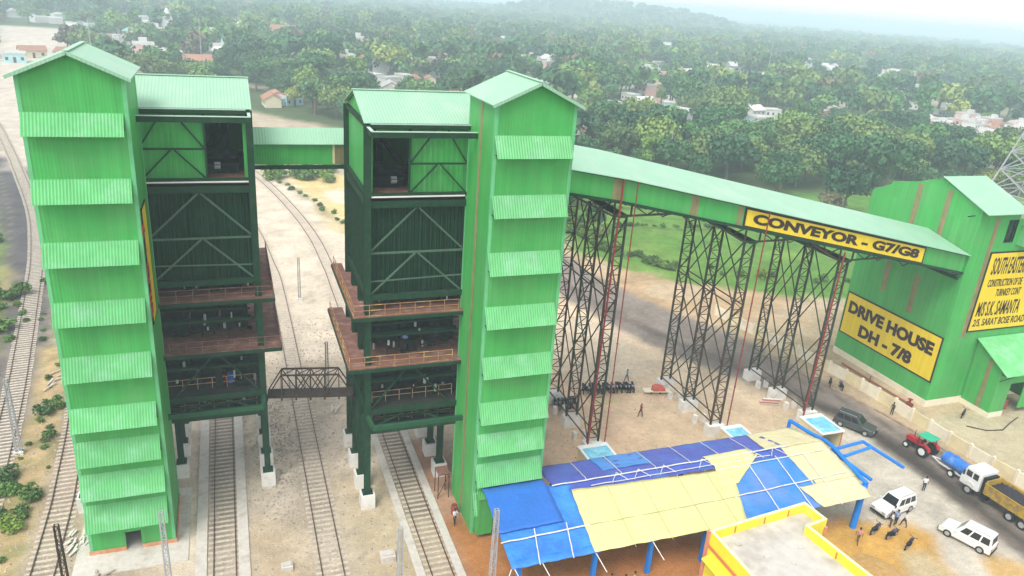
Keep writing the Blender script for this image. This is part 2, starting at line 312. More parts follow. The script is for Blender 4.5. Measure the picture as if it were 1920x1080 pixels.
    # road and verge
    put(soft(sdist(x, y, [(71,10),(71.5,60),(66,80),(56,110),(52,150),(60,150),(62,126),(74,108),(97,95),(130,91),(130,10)]), 3, 3), (.47,.39,.28))
    put(soft(sdist(x, y, [(56,112),(62,92),(74,86),(92,84),(100,94),(74,107),(62,124)]), 4, 4, n2), (.45,.34,.22))
    put(soft(sdist(x, y, [(75,88),(100,80),(130,85),(130,91),(97,95)]), 4, 3), (.50,.43,.34), .8)
    put(soft(sdist(x, y, [(75.6,56.5),(75.6,10),(120,10),(120,56.5)]), 1, .6), (.47,.43,.32))
    rd = soft(sdist(x, y, ROADP), 1.6, 1.6, n2)
    put(rd, (.24,.215,.205))
    dk = soft(np.abs(sline(x, y, [(66.5,10),(67.2,40),(68,52),(67,58),(65.5,63)]))-1.2, 1.6, 1.8, n2); put(dk, (.065,.058,.055), .9)
    dk = soft(np.abs(sline(x, y, [(66.2,64),(62,73),(57,84),(52.5,98),(50,115)]))-1.0, 1.4, 2.0, n2); put(dk, (.15,.13,.125), .8)
    put(soft(sline(x, y, [(70.9,44),(70.9,55),(69.8,63),(67.5,71)])-.3, .5, .6, n2), (.10,.075,.06), .7)
    put(soft(sline(x, y, [(72.2,44),(72.2,56),(71,64.5),(69,72)])-.25, .4, .5, n2), (.10,.075,.06), .6)
    for off in ((0,0),(2.2,1.2)):
        put(soft(np.abs(np.hypot((x-60-off[0])/1.25, y-97-off[1])-8.5)-.25, .5, .4, n2)*soft(-(x-50), 4), (.27,.235,.21), .5)
    # field
    fd = soft(sdist(x, y, FIELD), 3.0, 6, n2)
    put(fd, (.11,.25,.050)); put(fd*np.clip((n1-.45)*4, 0, 1), (.18,.30,.075), .7); put(fd*np.clip((n4-.5)*5, 0, 1), (.07,.17,.04), .45); put(fd*np.clip((n3-.5)*6, 0, 1), (.12,.27,.065), .6)
    put(fd*soft(sline(x, y, [(70,140),(90,132),(112,133),(140,128)])-.6, 1.2, 1.5, n2), (.05,.12,.035), .8)
    put(fd*soft(sline(x, y, [(84,150),(110,146),(150,150)])-.6, 1.2, 1.5, n2), (.06,.14,.04), .8)
    # sand behind
    put(soft(sdist(x, y, [(9.5,188),(16,168),(18,150),(18.5,138),(26,136),(34,160),(30,184),(18,189)]), 4, 5, n2), (.60,.50,.26))
    put(soft(np.hypot((x-24)/5, (y-166)/6)-1, .5, .5), (.66,.62,.55), .9)
    put(soft(np.abs(sline(x, y, [(8,190),(15,166),(19,148),(22,135)]))-.5, 2, 2.5, n2), (.17,.19,.08), .7)
    # left side
    put(soft(sdist(x, y, [(-60,10),(-60,120),(-62,200),(-47,200),(-34,150),(-27.5,110),(-24.5,85),(-24,10)]), 4, 5, n2), (.15,.19,.06))
    put(np.clip((n1-.5)*6, 0, 1)*soft(sdist(x, y, [(-70,10),(-70,260),(-40,200),(-24.5,85),(-24,10)]), 4), (.42,.34,.22), .7)
    put(soft(sline(x, y, T5)-2.7, 1.8, 2.2, n2), (.13,.125,.135)); put(soft(sline(x, y, T5)-2.4, 1.0, 2.2, n4)*np.clip((n2-.45)*4, 0, 1), (.30,.27,.25), .5); put(soft(sline(x, y, [(p[0]-3.0, p[1]) for p in T5[6:]])-4.0, 2, 3, n2), (.10,.10,.12), .9)
    put(soft(np.abs(sline(x, y, [(p[0]-4.6, p[1]) for p in T5[5:]])-.8)-.12, .25, .1, n2), (.26,.24,.22), .6)
    put(soft(sdist(x, y, [(-34,92),(-28.5,92),(-31,112),(-36,140),(-44,168),(-60,168)]), 2, 3, n2), (.17,.27,.06), .85)
    put(soft(sline(x, y, T5[:5])-1.6, .8, .8, n2), (.28,.255,.23), .6)
    put(soft(sdist(x, y, [(-21,10),(-21,62),(-21,80),(-23,97),(-19.5,97),(-17.7,80),(-17.3,62),(-17.2,10)]), 1.2, 1.4, n2), (.48,.375,.22))
    put(np.clip((n4-.5)*5, 0, 1)*soft(sdist(x, y, [(-21,10),(-21,80),(-26,120),(-21,112),(-17.2,80),(-17.2,10)]), 1), (.16,.20,.06), .5)
    put(soft(sline(x, y, T4)-1.3, .6, .8, n2), (.34,.27,.22), .8)
    put(soft(sdist(x, y, [(-46,196),(-64,250),(-90,330),(-100,420),(-150,640),(-86,640),(-76,400),(-60,320),(-45,250),(-36,200)]), 8, 10, n1), (.52,.48,.44))
    put(soft(sline(x, y, [(-60,330),(-44,395),(-52,455),(-60,520)])-4, 4, 4), (.50,.44,.36), .8)
    put(soft(sline(x, y, [(-44,395),(-24,384),(8,352),(40,310)])-3, 4, 5), (.46,.40,.32), .7)
    put(soft(sline(x, y, [(-70,600),(-30,575),(40,620),(80,640)])-7, 6, 8), (.50,.42,.36), .6)
    for (cx, cy, rr) in ((330,262,26),(300,240,16),(366,246,22),(256,180,12),(430,352,26),(420,442,26),(300,436,20),(252,424,12),(207,347,9),(160,345,7),(180,470,14),(116,287,6),(86,330,8),(110,235,9),(505,520,30),(270,300,10)):
        put(soft(np.hypot(x-cx, (y-cy))-rr, rr*.6, rr*1.3, n1), (.50,.45,.38), .7)
    c[:] = c*(.86+.28*n2)[..., None]*np.array([1.06, 1.0, .90])
    return np.clip(c, 0, 1)
def axis(lo, a, b, hi, s, g=1.12):
    xs = list(np.arange(a, b+.01, s)); st = s
    while xs[-1] < hi: st *= g; xs.append(xs[-1]+st)
    st = s
    while xs[0] > lo: st *= g; xs.insert(0, xs[0]-st)
    return np.array(xs)
gx = axis(-3000, -62, 150, 4500, .85, 1.07); gy = axis(-400, 22, 215, 5200, .85, 1.055)
X_, Y_ = np.meshgrid(gx, gy)
def ground_z(x, y):
    a = np.degrees(np.arctan2(x, y)); d = np.hypot(x, y)
    h = 36*np.clip(1-np.abs((a-27.2)/9.0)**3.2, 0, 1)**1.1*np.exp(-((d-2000)/330.)**2)*(.86+.28*vnoise(x, y, 260, 9))
    h = h*np.clip((36.6-a)/1.5, 0, 1)
    far = np.clip((d-260)/500, 0, 1)*(vnoise(x, y, 300, 11)-.5)*7
    return h+far
C_ = ground_color(X_, Y_)
Z_ = ground_z(X_, Y_)
me = bpy.data.meshes.new('ground'); ny, nx = X_.shape
co = np.stack([X_, Y_, Z_], -1).reshape(-1, 3); me.vertices.add(len(co)); me.vertices.foreach_set('co', co.ravel())
idx = np.arange(ny*nx).reshape(ny, nx); q = np.stack([idx[:-1,:-1], idx[:-1,1:], idx[1:,1:], idx[1:,:-1]], -1).reshape(-1, 4)
me.loops.add(q.size); me.loops.foreach_set('vertex_index', q.ravel()); me.polygons.add(len(q)); me.polygons.foreach_set('loop_start', np.arange(0, q.size, 4)); pass
me.update(calc_edges=True)
ca = me.color_attributes.new('soil', 'FLOAT_COLOR', 'POINT'); ca.data.foreach_set('color', np.concatenate([C_.reshape(-1, 3), np.ones((ny*nx, 1))], 1).ravel())
gm = bpy.data.materials.new('ground_soil'); gm.use_nodes = True; N = gm.node_tree.nodes; L = gm.node_tree.links; b = N['Principled BSDF']
b.inputs['Roughness'].default_value = .95; b.inputs['Specular IOR Level'].default_value = .1
at = N.new('ShaderNodeAttribute'); at.attribute_name = 'soil'; geo = N.new('ShaderNodeNewGeometry')
def noi(sc_, det=6, ro=.6):
    n = N.new('ShaderNodeTexNoise'); n.inputs['Scale'].default_value = sc_; n.inputs['Detail'].default_value = det; n.inputs['Roughness'].default_value = ro; L.new(geo.outputs['Position'], n.inputs['Vector']); return n
def rng(n, a, b_, lo, hi):
    r = N.new('ShaderNodeMapRange'); r.inputs[1].default_value = a; r.inputs[2].default_value = b_; r.inputs[3].default_value = lo; r.inputs[4].default_value = hi; L.new(n.outputs[0], r.inputs[0]); return r
def mulv(a, b_):
    v = N.new('ShaderNodeVectorMath'); v.operation = 'SCALE'; L.new(a, v.inputs[0]); L.new(b_, v.inputs['Scale']); return v.outputs[0]
c1 = mulv(at.outputs['Color'], rng(noi(1.6), .3, .7, .88, 1.12).outputs[0]); c2 = mulv(c1, rng(noi(7, 5, .75), .3, .7, .74, 1.2).outputs[0]); c3 = mulv(c2, rng(noi(.22, 8, .7), .35, .65, .78, 1.12).outputs[0])
L.new(c3, b.inputs['Base Color'])
bp = N.new('ShaderNodeBump'); bp.inputs['Distance'].default_value = .12; L.new(noi(5, 6, .7).outputs[0], bp.inputs['Height']); L.new(bp.outputs[0], b.inputs['Normal'])
me.materials.append(gm); go = bpy.data.objects.new('ground', me); COL.objects.link(go); go['kind'] = 'structure'

# ------------------------------------------------------------------ railway tracks (part of the ground setting)
def resample(pts, step):
    P_ = [Vector((p[0], p[1], 0)) for p in pts]; out = []; 
    # Catmull-Rom smoothing
    Q = []
    for i in range(len(P_)-1):
        p0 = P_[max(i-1, 0)]; p1 = P_[i]; p2 = P_[i+1]; p3 = P_[min(i+2, len(P_)-1)]
        n = max(2, int((p2-p1).length/1.5))
        for k in range(n):
            t = k/n; Q.append(.5*((2*p1)+(p2-p0)*t+(2*p0-5*p1+4*p2-p3)*t*t+(3*p1-p0-3*p2+p3)*t**3))
    Q.append(P_[-1]); acc = 0; out = [Q[0]]; 
    for a, b_ in zip(Q[:-1], Q[1:]):
        L_ = (b_-a).length
        while acc+L_ >= step:
            t = (step-acc)/L_; a = a.lerp(b_, t); out.append(a); L_ = (b_-a).length; acc = 0
            if L_ < 1e-6: break
        acc += L_
    return out
def track(pts, name='railway_track', zr=.16, sl=2.6, sstep=.65, ymax=1e9, sink=0.0, slz=.1):
    pts = [p for p in pts if p[1] <= ymax]
    S = resample(pts, 2.0); root = bpy.data.objects.new(name, None); COL.objects.link(root); root['kind'] = 'structure'; ORI[root.name] = Vector((0,0,0))
    for side in (-1, 1):
        m = MB(); prev = None
        for i, p in enumerate(S):
            d = (S[min(i+1, len(S)-1)]-S[max(i-1, 0)]).normalized(); nrm = Vector((d.y, -d.x, 0)); c = p+nrm*side*.838
            ring = [c-nrm*.035+Vector((0,0,zr-.14)), c-nrm*.035+Vector((0,0,zr)), c+nrm*.035+Vector((0,0,zr)), c+nrm*.035+Vector((0,0,zr-.14))]
            o = len(m.v); m.v += [tuple(r_) for r_ in ring]
            if prev is not None:
                for k in range(3): m.f.append((prev+k, prev+k+1, o+k+1, o+k)); m.mi.append(0)
            prev = o
        m.build('rail', M['rail'], root)
    m = MB(); S = resample(pts, sstep)
    for i, p in enumerate(S[:-1]):
        d = (S[i+1]-p).normalized(); nrm = Vector((d.y, -d.x, 0)); h = sl/2*rnd.uniform(.97, 1.03); z = slz-.02*rnd.random()
        m.beam(p-nrm*h+Vector((0,0,z-.08)), p+nrm*h+Vector((0,0,z-.08)), .26, .16)
    s_ = m.build('sleepers', M['sleeper'], root, recalc=False); s_['kind'] = 'stuff'
    return root
track(T1, slz=.02, zr=.13); track(T2, slz=.025, zr=.13); track(T3, slz=.02, zr=.13); track(T4, slz=.06, zr=.17); track(T5, slz=.09)
# concrete aprons beside the loading tracks
def struct_slab(name, x0, x1, y0, y1, z0, z1, m): o = MB().box(x0, x1, y0, y1, z0, z1).build(name, m); o['kind'] = 'structure'; return o
struct_slab('track_apron', -4.55, -3.7, 30, 128, -.1, .13, M['conc']); struct_slab('track_apron', -1.3, -.45, 30, 128, -.1, .13, M['conc'])
struct_slab('track_apron', 12.05, 12.75, 30, 100, -.1, .13, M['conc']); struct_slab('track_apron', 15.2, 15.9, 30, 100, -.1, .13, M['conc'])
struct_slab('paved_terrace', -13.4, -5.1, 53.6, 63.5, -.1, .09, M['conc'])

# ------------------------------------------------------------------ stair towers
def corr_sheet(mb, x0, x1, y0, z0, y1, z1, pitch=.2, amp=.028, t=.02):
    """corrugated sheet sloping from (y0,z0) at the wall to (y1,z1) outside, waves across x"""
    n = int(round((x1-x0)/pitch))*4; d = Vector((0, y1-y0, z1-z0)).normalized(); nm = Vector((0, -d.z, d.y)); 
    if nm.z < 0: nm = -nm
    vs = []
    for i in range(n+1):
        x = x0+(x1-x0)*i/n; a = amp*math.sin(2*math.pi*i/4)
        for (y, z) in ((y0, z0), (y1, z1)):
            for s_ in (0, -t): vs.append(Vector((x, y, z))+nm*(a+s_))
    fs = []
    for i in range(n):
        a = 4*i; b_ = a+4; fs += [(a, b_, b_+2, a+2), (a+1, a+3, b_+3, b_+1), (a, a+1, b_+1, b_), (a+2, b_+2, b_+3, a+3)]
    fs += [(0, 2, 3, 1), (4*n, 4*n+1, 4*n+3, 4*n+2)]
    mb.add(vs, fs)
def stair_tower(x0, x1, y0, y1, zt, ridge, axis, awn, label, door=None, zb=0.0):
    t = thing('stair_tower', label, 'tower', ((x0+x1)/2, (y0+y1)/2, 0))
    T = .12; w_ = MB()
    if door:
        dx0, dx1, dz = door
        w_.box(x0, dx0, y0, y0+T, zb, zt); w_.box(dx1, x1, y0, y0+T, zb, zt); w_.box(dx0, dx1, y0, y0+T, dz, zt)
    else: w_.box(x0, x1, y0, y0+T, zb, zt)
    w_.box(x0, x1, y1-T, y1, zb, zt); w_.box(x0, x0+T, y0+T, y1-T, zb, zt); w_.box(x1-T, x1, y0+T, y1-T, zb, zt)
    xm, ym = (x0+x1)/2, (y0+y1)/2
    for yy in (y0, y1-T): w_.prism([(x0, zt), (x1, zt), (xm, ridge)], 'y', yy, yy+T)
    w_.build('wall', M['wall'], t)
    # corner flashing strips
    f = MB()
    for (x, y) in ((x0, y0), (x1, y0), (x1, y1), (x0, y1)): f.box(x-.03 if x == x0 else x-.22, x+.22 if x == x0 else x+.03, y-.03 if y == y0 else y-.2, y+.2 if y == y0 else y+.03, zb, zt-.02)
    f.build('corner_flashing', mat('flashing_green', (0.13,0.46,0.20), .45, var=.1, streak=.1), t)
    r_ = MB(); ov = .42; oy = .5; dz_ = (ridge-zt)/(xm-x0)*ov
    r_.slab([(x0-ov, y0-oy, zt-dz_+.12), (xm, y0-oy, ridge+.12), (xm, y1+oy, ridge+.12), (x0-ov, y1+oy, zt-dz_+.12)], .07)
    r_.slab([(xm, y0-oy, ridge+.12), (x1+ov, y0-oy, zt-dz_+.12), (x1+ov, y1+oy, zt-dz_+.12), (xm, y1+oy, ridge+.12)], .07)
    ro = r_.build('roof', M['roofY'], t)
    MB().beam((xm, y0-oy-.02, ridge+.14), (xm, y1+oy+.02, ridge+.14), .35, .05).build('ridge_cap', M['roofX'], ro)
    g = MB(); 
    for s_ in (-1, 1): g.beam((xm, y0-oy-.03, ridge), (xm+s_*((x1-x0)/2+ov), y0-oy-.03, zt-dz_), .05, .22)
    g.build('barge_board', M['roofX'], ro)
    for (zt_, zb_) in awn:
        a = MB(); corr_sheet(a, x0+.02+rnd.uniform(-.03,.05), x1-.28+rnd.uniform(-.06,.04), y0-.02, zt_, y0-.85+rnd.uniform(-.06,.05), zb_+rnd.uniform(-.05,.05))
        ao = a.build('awning', M['awn'], t)
        for k in range(3):
            x = x0+.15+(x1-x0-.6)*k/2
            MB().beam((x, y0-.04, zb_+.12), (x, y0-.8, zb_+.02), .05).build('awning_bracket', M['dgreen'], ao)
        v_ = MB().box(x0+.04, x1-.32, y0-.012, y0-.004, zb_+.25, zt_-.18); v_.build('opening_shade_plate', M['dark'], ao)  # flat dark plate painting the shade inside the opening under the awning
    return t
LTa = [(34.99,33.56),(30.62,29.11),(26.25,24.71),(21.85,20.29),(17.6,15.9),(13.38,11.68),(10.5,8.7),(7.6,5.74),(4.75,2.75)]
LT = stair_tower(-12.33, -6.12, 56.15, 62.35, 37.35, 38.75, 'y', LTa, 'green stair tower at far left with a small doorway at its foot', door=(-9.75,-8.6,1.75))
m = MB()
for (a, b_) in ((-12.45,-9.75),(-8.6,-6.0)): m.box(a, b_, 56.03, 56.12, 0, .42)
m.box(-6.09, -6.0, 56.12, 62.4, 0, .42); m.build('plinth', mat('orange_plinth', (.55,.25,.12), .9, dirt=(.62,.52,.4), dscale=.9), LT)
# vertical yellow sign on the right side of the tower
sg = MB().box(-6.115, -6.04, 56.9, 59.6, 19.4, 28.2).build('sign_board', M['yel'], LT)
m = MB(); 
for (a, b_, c, d) in ((56.86,59.64,19.36,19.46),(56.86,59.64,28.14,28.24),(56.86,56.96,19.36,28.24),(59.54,59.64,19.36,28.24)): m.box(-6.12, -6.02, a, b_, c, d)
m.build('sign_border', M['black'], sg)
text_mesh('lettering', 'SILO - 7', M['signred'], sg, (-6.035, 57.5, 20.2), (0,0,1), (0,-1,0), 7.2, 1.5, .03, .01)
sg.children[-1].location = (0,0,0)
RTa = [(34.69,33.18),(30.3,28.75),(25.88,24.31),(21.45,19.82),(17.1,15.51),(12.98,11.33),(10.0,8.29),(7.1,5.29),(4.3,2.4)]
RT = stair_tower(17.73, 23.95, 50.92, 57.1, 36.95, 38.4, 'y', RTa, 'tall green stair tower beside the blue and yellow tarpaulin shed', zb=0.0)
MB().box(17.70, 17.725, 53.75, 54.25, .6, 36.9).build('translucent_strip', M['strip'], RT)
# small corrugated porch at its foot
pr = MB(); corr_sheet(pr, 18.0, 19.4, 50.9, 5.0, 49.95, 4.1, .14); pr.box(18.05, 19.35, 50.05, 50.88, .4, 4.1)
po = pr.build('porch_cabin', M['wall'], RT)

# ------------------------------------------------------------------ loading towers (coal silos over the tracks)
def silo(xe, s, yf, label, depth=10.6, width=15.0):
    """xe: x of the outer visible edge, s: direction of the rest of the building, yf: front column line"""
    X = lambda u: xe+s*u
    t = thing('loading_silo', label, 'coal silo', (X(width/2), yf+depth/2, 0))
    yb = yf+depth; yc = yf+.55                      # cladding plane
    DG = M['dgreen']
    cols = [(u, y) for u in (0, width/2, width) for y in (yf, yf+depth*.30, yf+depth*.64, yb-.2)]
    for (u, y) in cols:
        if u == width/2 and y == yf: continue
        top = 34.3 if y in (yf, yb-.2) else 20.3
        m = MB(); x = X(u)
        m.box(x-.26, x+.26, y-.27, y-.22, 1.55, top); m.box(x-.26, x+.26, y+.22, y+.27, 1.55, top); m.box(x-.16, x-.12, y-.22, y+.22, 1.55, top); m.box(x+.12, x+.16, y-.22, y+.22, 1.55, top)
        m.box(x-.45, x+.45, y-.45, y+.45, 1.45, 1.55)
        c_ = m.build('column', DG, t)
        MB().box(x-.62, x+.62, y-.62, y+.62, -.1, 1.45).build('pedestal', M['ped'], c_)
    # lower steel frame: beams at each level
    for z, h in ((7.75,.45),(9.7,.5),(14.0,.45),(18.6,.45),(20.35,.5),(28.15,.55),(28.9,.3),(34.2,.4)):
        m = MB()
        ys = (yf, yf+depth*.30, yf+depth*.64, yb-.2) if z < 20 else (yf, yb-.2)
        for y in ys: m.beam((X(.27), y, z), (X(width-.27), y, z), .25, h)
        for u in (0, width): 
            for a, b_ in zip(ys[:-1], ys[1:]): m.beam((X(u), a+.27, z-.01), (X(u), b_-.27, z-.01), .24, h)
        m.build('floor_beam', DG, t)
    # bracing of the open lower part
    m = MB(); ys = [yf, yf+depth*.30, yf+depth*.64, yb-.2]
    for a, b_ in zip(ys[:-1], ys[1:]):
        for z0, z1 in ((1.7,7.5),(9.9,13.8),(14.3,18.4)):
            m.beam((X(.05), a, z0), (X(.05), b_, z1), .14); m.beam((X(-.05), b_, z0), (X(-.05), a, z1), .14)
    for z0, z1 in ((9.9,13.8),(7.9,9.5)):
        m.beam((X(.3), yf+.1, z0), (X(3.6), yf+.1, z1), .14); m.beam((X(7.2), yf+.1, z0), (X(3.8), yf+.1, z1), .14)
    m.build('brace', DG, t)
    # hopper cladding and its frame on the front
    cl = MB(); cl.box(X(.2), X(width-.2), yc, yb-.4, 20.4, 27.95); co_ = cl.build('hopper_cladding', M['dclad'], t)
    m = MB(); n = int(depth/.42)
    for k in range(n): 
        y = yf+.5+k*.42
        if y < yb-.5: m.box(X(.2), X(.08), y, y+.1, 20.5, 27.9)
    for k in range(17): m.box(X(.5+k*.43), X(.56+k*.43), yc-.06, yc-.002, 20.5, 27.9)
    m.build('cladding_rib', M['dgreen'], co_)
    m = MB(); yb_ = yf+.12
    m.beam((X(.3), yb_, 24.1), (X(8.0), yb_, 24.1), .12, .16)
    m.beam((X(.3), yb_, 24.3), (X(3.9), yb_, 27.8), .1, .14); m.beam((X(4.1), yb_, 27.8), (X(7.8), yb_, 24.3), .1, .14)
    m.beam((X(.3), yb_, 20.6), (X(3.9), yb_, 24.0), .1, .14); m.beam((X(4.1), yb_, 24.0), (X(7.8), yb_, 20.6), .1, .14)
    m.beam((X(.3), yb_, 21.7), (X(8.0), yb_, 21.9), .08, .1)
    m.build('brace', mat('grey_green_brace', (.07,.135,.09), .5, var=.2), t)
    # upper house: outer side wall, back, front corrugated part, opening
    zf, ze, zr_ = 28.35, 34.45, 36.15; ym = (yc+yb)/2; T = .1; lo = X(.12); hi = X(width)
    w_ = MB()
    w_.box(lo, lo+s*T, yc, yb, zf, ze); w_.box(lo+s*T, hi, yb-T, yb, zf, ze); w_.box(hi, hi-s*T, yc, yb-T, zf, ze)
    for xx in (lo, hi-s*T): w_.prism([(yc, ze), (yb, ze), (ym, zr_-.1)], 'x', xx, xx+s*T)
    w_.box(X(3.35), hi-s*T, yc, yc+T, zf+.5, ze); w_.box(X(.5), X(.22), yc, yc+T, zf+.5, ze) 
    wo_ = w_.build('wall', M['wall'], t)
    MB().box(X(.22), hi-s*T, yc+T, yb-T, zf+.1, zf+.45).build('floor_slab', M['rust'], t)
    m = MB(); m.box(X(.75), X(3.35), yc+.02, yc+.1, 33.75, ze); m.build('lintel_sheet', M['wall'], wo_)
    m = MB()
    for k in range(18): m.box(X(3.5+k*.42), X(3.56+k*.42), yc-.05, yc-.002, zf+.5, 34.1)
    m.build('wall_rib', M['wall'], wo_)
    m = MB(); zz = 31.3; yy_ = yf+.2
    m.beam((X(3.3), yy_, zz), (X(7.9), yy_, zz), .12, .14); m.beam((X(3.3), yy_, 28.9), (X(3.3), yy_, 34.1), .16, .18)
    m.beam((X(3.4), yy_, zz+.1), (X(5.3), yy_, 33.9), .1, .12); m.beam((X(7.9), yy_, zz+.1), (X(6.3), yy_, 33.9), .1, .12)
    m.beam((X(3.4), yy_, 29.0), (X(5.5), yy_, zz-.1), .1, .12); m.beam((X(7.9), yy_, 29.0), (X(5.8), yy_, zz-.1), .1, .12)
    m.build('brace', DG, t)
    m = MB()
    m.slab([(X(-.25), yc-.45, ze-.02), (X(width+.2), yc-.45, ze-.02), (X(width+.2), ym, zr_), (X(-.25), ym, zr_)], .06)
    m.slab([(X(-.25), ym, zr_), (X(width+.2), ym, zr_), (X(width+.2), yb+.35, ze-.02), (X(-.25), yb+.35, ze-.02)], .06)
    ro = m.build('roof', M['roofX'], t)
    MB().beam((X(-.3), ym, zr_+.03), (X(width+.2), ym, zr_+.03), .4, .05).build('ridge_cap', M['roofY'], ro)
    # sill with pale edge and crane beam frame in front of the opening
    m = MB(); m.beam((X(.1), yf-.16, 28.78), (X(7.8), yf-.16, 28.78), .10, .10); m.build('sill_edge', M['white'], t)
    cb = MB(); z = 33.95; y2 = yf-2.2
    cb.beam((X(0), yf-.25, z), (X(0), y2, z), .2, .42); cb.beam((X(-.1), y2, z), (X(8.35), y2, z), .2, .42); cb.beam((X(.2), yf-.3, z+.28), (X(8.0), yf-.3, z+.28), .2, .30)
    c_ = cb.build('crane_beam', DG, t)
    e = MB(); e.beam((X(0), yf-.3, z+.235), (X(0), y2, z+.235), .24, .05); e.beam((X(-.1), y2, z+.235), (X(8.3), y2, z+.235), .24, .05); e.beam((X(.2), yf-.3, z+.455), (X(8), yf-.3, z+.455), .16, .05)
    e.build('beam_flange', mat('pale_green_flange', (.42,.55,.46), .5), c_)
    cb = MB(); z = 9.35; cb.beam((X(0), yf-.3, z), (X(.15), yf-2.0, z-.02), .3, .4); cb.beam((X(.1), yf-2.1, z), (X(8.4), yf-2.1, z), .28, .42)
    cb.build('bumper_beam', mat('mid_green_steel', (.02,.085,.04), .6, var=.2, spec=.15), t)
    # inside of the upper room: machinery
    m = MB(); m.cyl((X(1.0), yc+3.2, 30.3), (X(3.6), yc+3.2, 30.3), .45, 12); m.box(X(.9), X(3.4), yc+2.2, yc+4.2, 28.8, 29.6); m.beam((X(.6), yc+1.2, 29.7), (X(3.3), yc+1.2, 29.7), .06); m.beam((X(.6), yc+1.2, 30.3), (X(3.3), yc+1.2, 30.3), .06)
    m.beam((X(1.0), yc+2.0, 33.8), (X(3.2), yc+3.6, 30.7), .25, .4); m.box(X(1.6), X(2.1), yc+4.6, yc+5.4, 28.8, 32.5)
    mo = m.build('pulley_machinery', M['dark'], t)
    MB().cyl((X(2.3), yc+1.9, 29.5), (X(2.75), yc+1.9, 29.5), .3, 12).build('drive_motor', mat('grey_motor_paint', (.4,.42,.42), .5), mo)
    # walkway platforms with kerb and railing
    for z, ov, yo in ((18.95, 1.25, .75), (14.35, 1.65, .85)):
        m = MB(); m.box(X(-ov), X(8.6), yf-yo, yf-.32, z-.12, z); m.box(X(-ov), X(-.3), yf-.32, yb+2, z-.12, z); m.box(X(-.29), X(width), yf-.31, yb-.4, z-.15, z-.04)
        for yk in ys[1:-1]: pass
        p_ = m.build('platform', M['rust'], t)
        m = MB(); m.beam((X(-ov), yf-yo-.03, z-.2), (X(8.6), yf-yo-.03, z-.2), .1, .32); m.beam((X(-ov-.02), yf-yo-.05, z-.2), (X(-ov-.02), yb+2, z-.2), .1, .3)
        m.build('platform_edge', DG, p_)
        m = MB(); H_ = 1.05; x_ = X(-ov+.06); y_ = yf-yo+.06
        L1 = [((X(-ov+.06)+s*k*1.25), y_) for k in range(8)]; L2 = [(x_, y_+k*1.25) for k in range(1, int((yb+2-y_)/1.25)+1)]
        for (px, py) in L1+L2: m.beam((px, py, z), (px, py, z+H_), .05)
        for hz in (H_, H_*.55, .08): m.beam((x_, y_, z+hz), (L1[-1][0], y_, z+hz), .045); m.beam((x_, y_, z+hz), (x_, L2[-1][1], z+hz), .045)
        m.build('railing', M['yrail'] if s > 0 else mat('rusty_rail_paint_dark', (.16,.09,.07), .7, var=.3), p_)
    for z in (9.95, 7.9):
        m = MB(); m.box(X(.3), X(width-.3), yf+.15, yb-.5, z-.12, z); p_ = m.build('platform', mat('dark_deck_plate', (.035,.032,.028), .8, var=.3), t)  # deck plate near black, much darker than the upper platforms
        m = MB(); y_ = yf+1.1
        for k in range(7): m.beam((X(.6+k*1.2), y_, z), (X(.6+k*1.2), y_, z+1.05), .05)
        for hz in (1.05, .55): m.beam((X(.6), y_, z+hz), (X(7.8), y_, z+hz), .045)
        m.build('railing', mat('rusty_rail_paint', (.45,.28,.16), .7, var=.3), p_)
    # machinery on the levels (gate drives, ducts, pipes)
    q = random.Random(5 if s > 0 else 6)
    for z, hh in ((19.0,1.2),(14.4,3.9),(9.95,3.6),(7.95,1.4)):
        for k in range(10):
            m = MB(); u = q.uniform(.6, 8.0); y = yf+q.uniform(.9, 6); a = q.uniform(.25, .9); h = q.uniform(.4, min(hh-.2, 2.4))
            if q.random() < .5: m.box(X(u), X(u+a), y, y+a*1.2, z, z+h)
            else: m.cyl((X(u), y, z+h*.6), (X(u+a*1.6), y+q.uniform(-.3, .3), z+h*.6), a*.4, 10); m.box(X(u), X(u+a), y-.1, y+.1, z, z+h*.6)
            mo = m.build('gate_machinery', M['dark'], t)
        for k in range(7):
            m = MB(); u = q.uniform(.5, 6.5); y = yf+q.uniform(.8, 5); zz = z+q.uniform(.3, hh); m.cyl((X(u), y, zz), (X(u+q.uniform(1, 3)), y, zz+q.uniform(-.4, .4)), .07, 6)
            m.beam((X(u), y, z), (X(u), y, zz), .07); m.build('pipe', M['dark'], t)
        for k in range(6):
            m = MB(); u = q.uniform(.6, 7.5); y = yf+q.uniform(.7, 2.5); zz = z+q.uniform(.2, hh*.6); m.cyl((X(u), y, zz), (X(u), y, zz+q.uniform(.2, .8)), q.uniform(.05, .13), 8); m.build('valve_gear', mat('grey_motor_paint', (.4,.42,.42), .5), mo)
    for z0, z1 in ((10.4,13.5),(14.9,18.2)):
        for k in range(3): MB().box(X(.9+k*2.5), X(3.1+k*2.5), yf+2.6+.5*(k % 2), yb-2.2, z0, z1-.4*k).build('dark_backing_box', M['dark'], t)  # added dark boxes, a backing that stops light showing through the decks
        m = MB(); m.cyl((X(.7), yf+2.1, z0+1.2), (X(8.2), yf+2.1, z0+1.2), .22, 10); m.cyl((X(.7), yf+1.7, z0+2.2), (X(8.2), yf+1.7, z0+2.4), .1, 8); m.build('duct', M['dgreen'], t)
    for z in (8.6, 9.1, 12.3, 16.6):
        m = MB(); m.beam((X(.3), yf+.55, z), (X(8.4), yf+.55, z), .12, .2); m.build('girt', M['dgreen'], t)
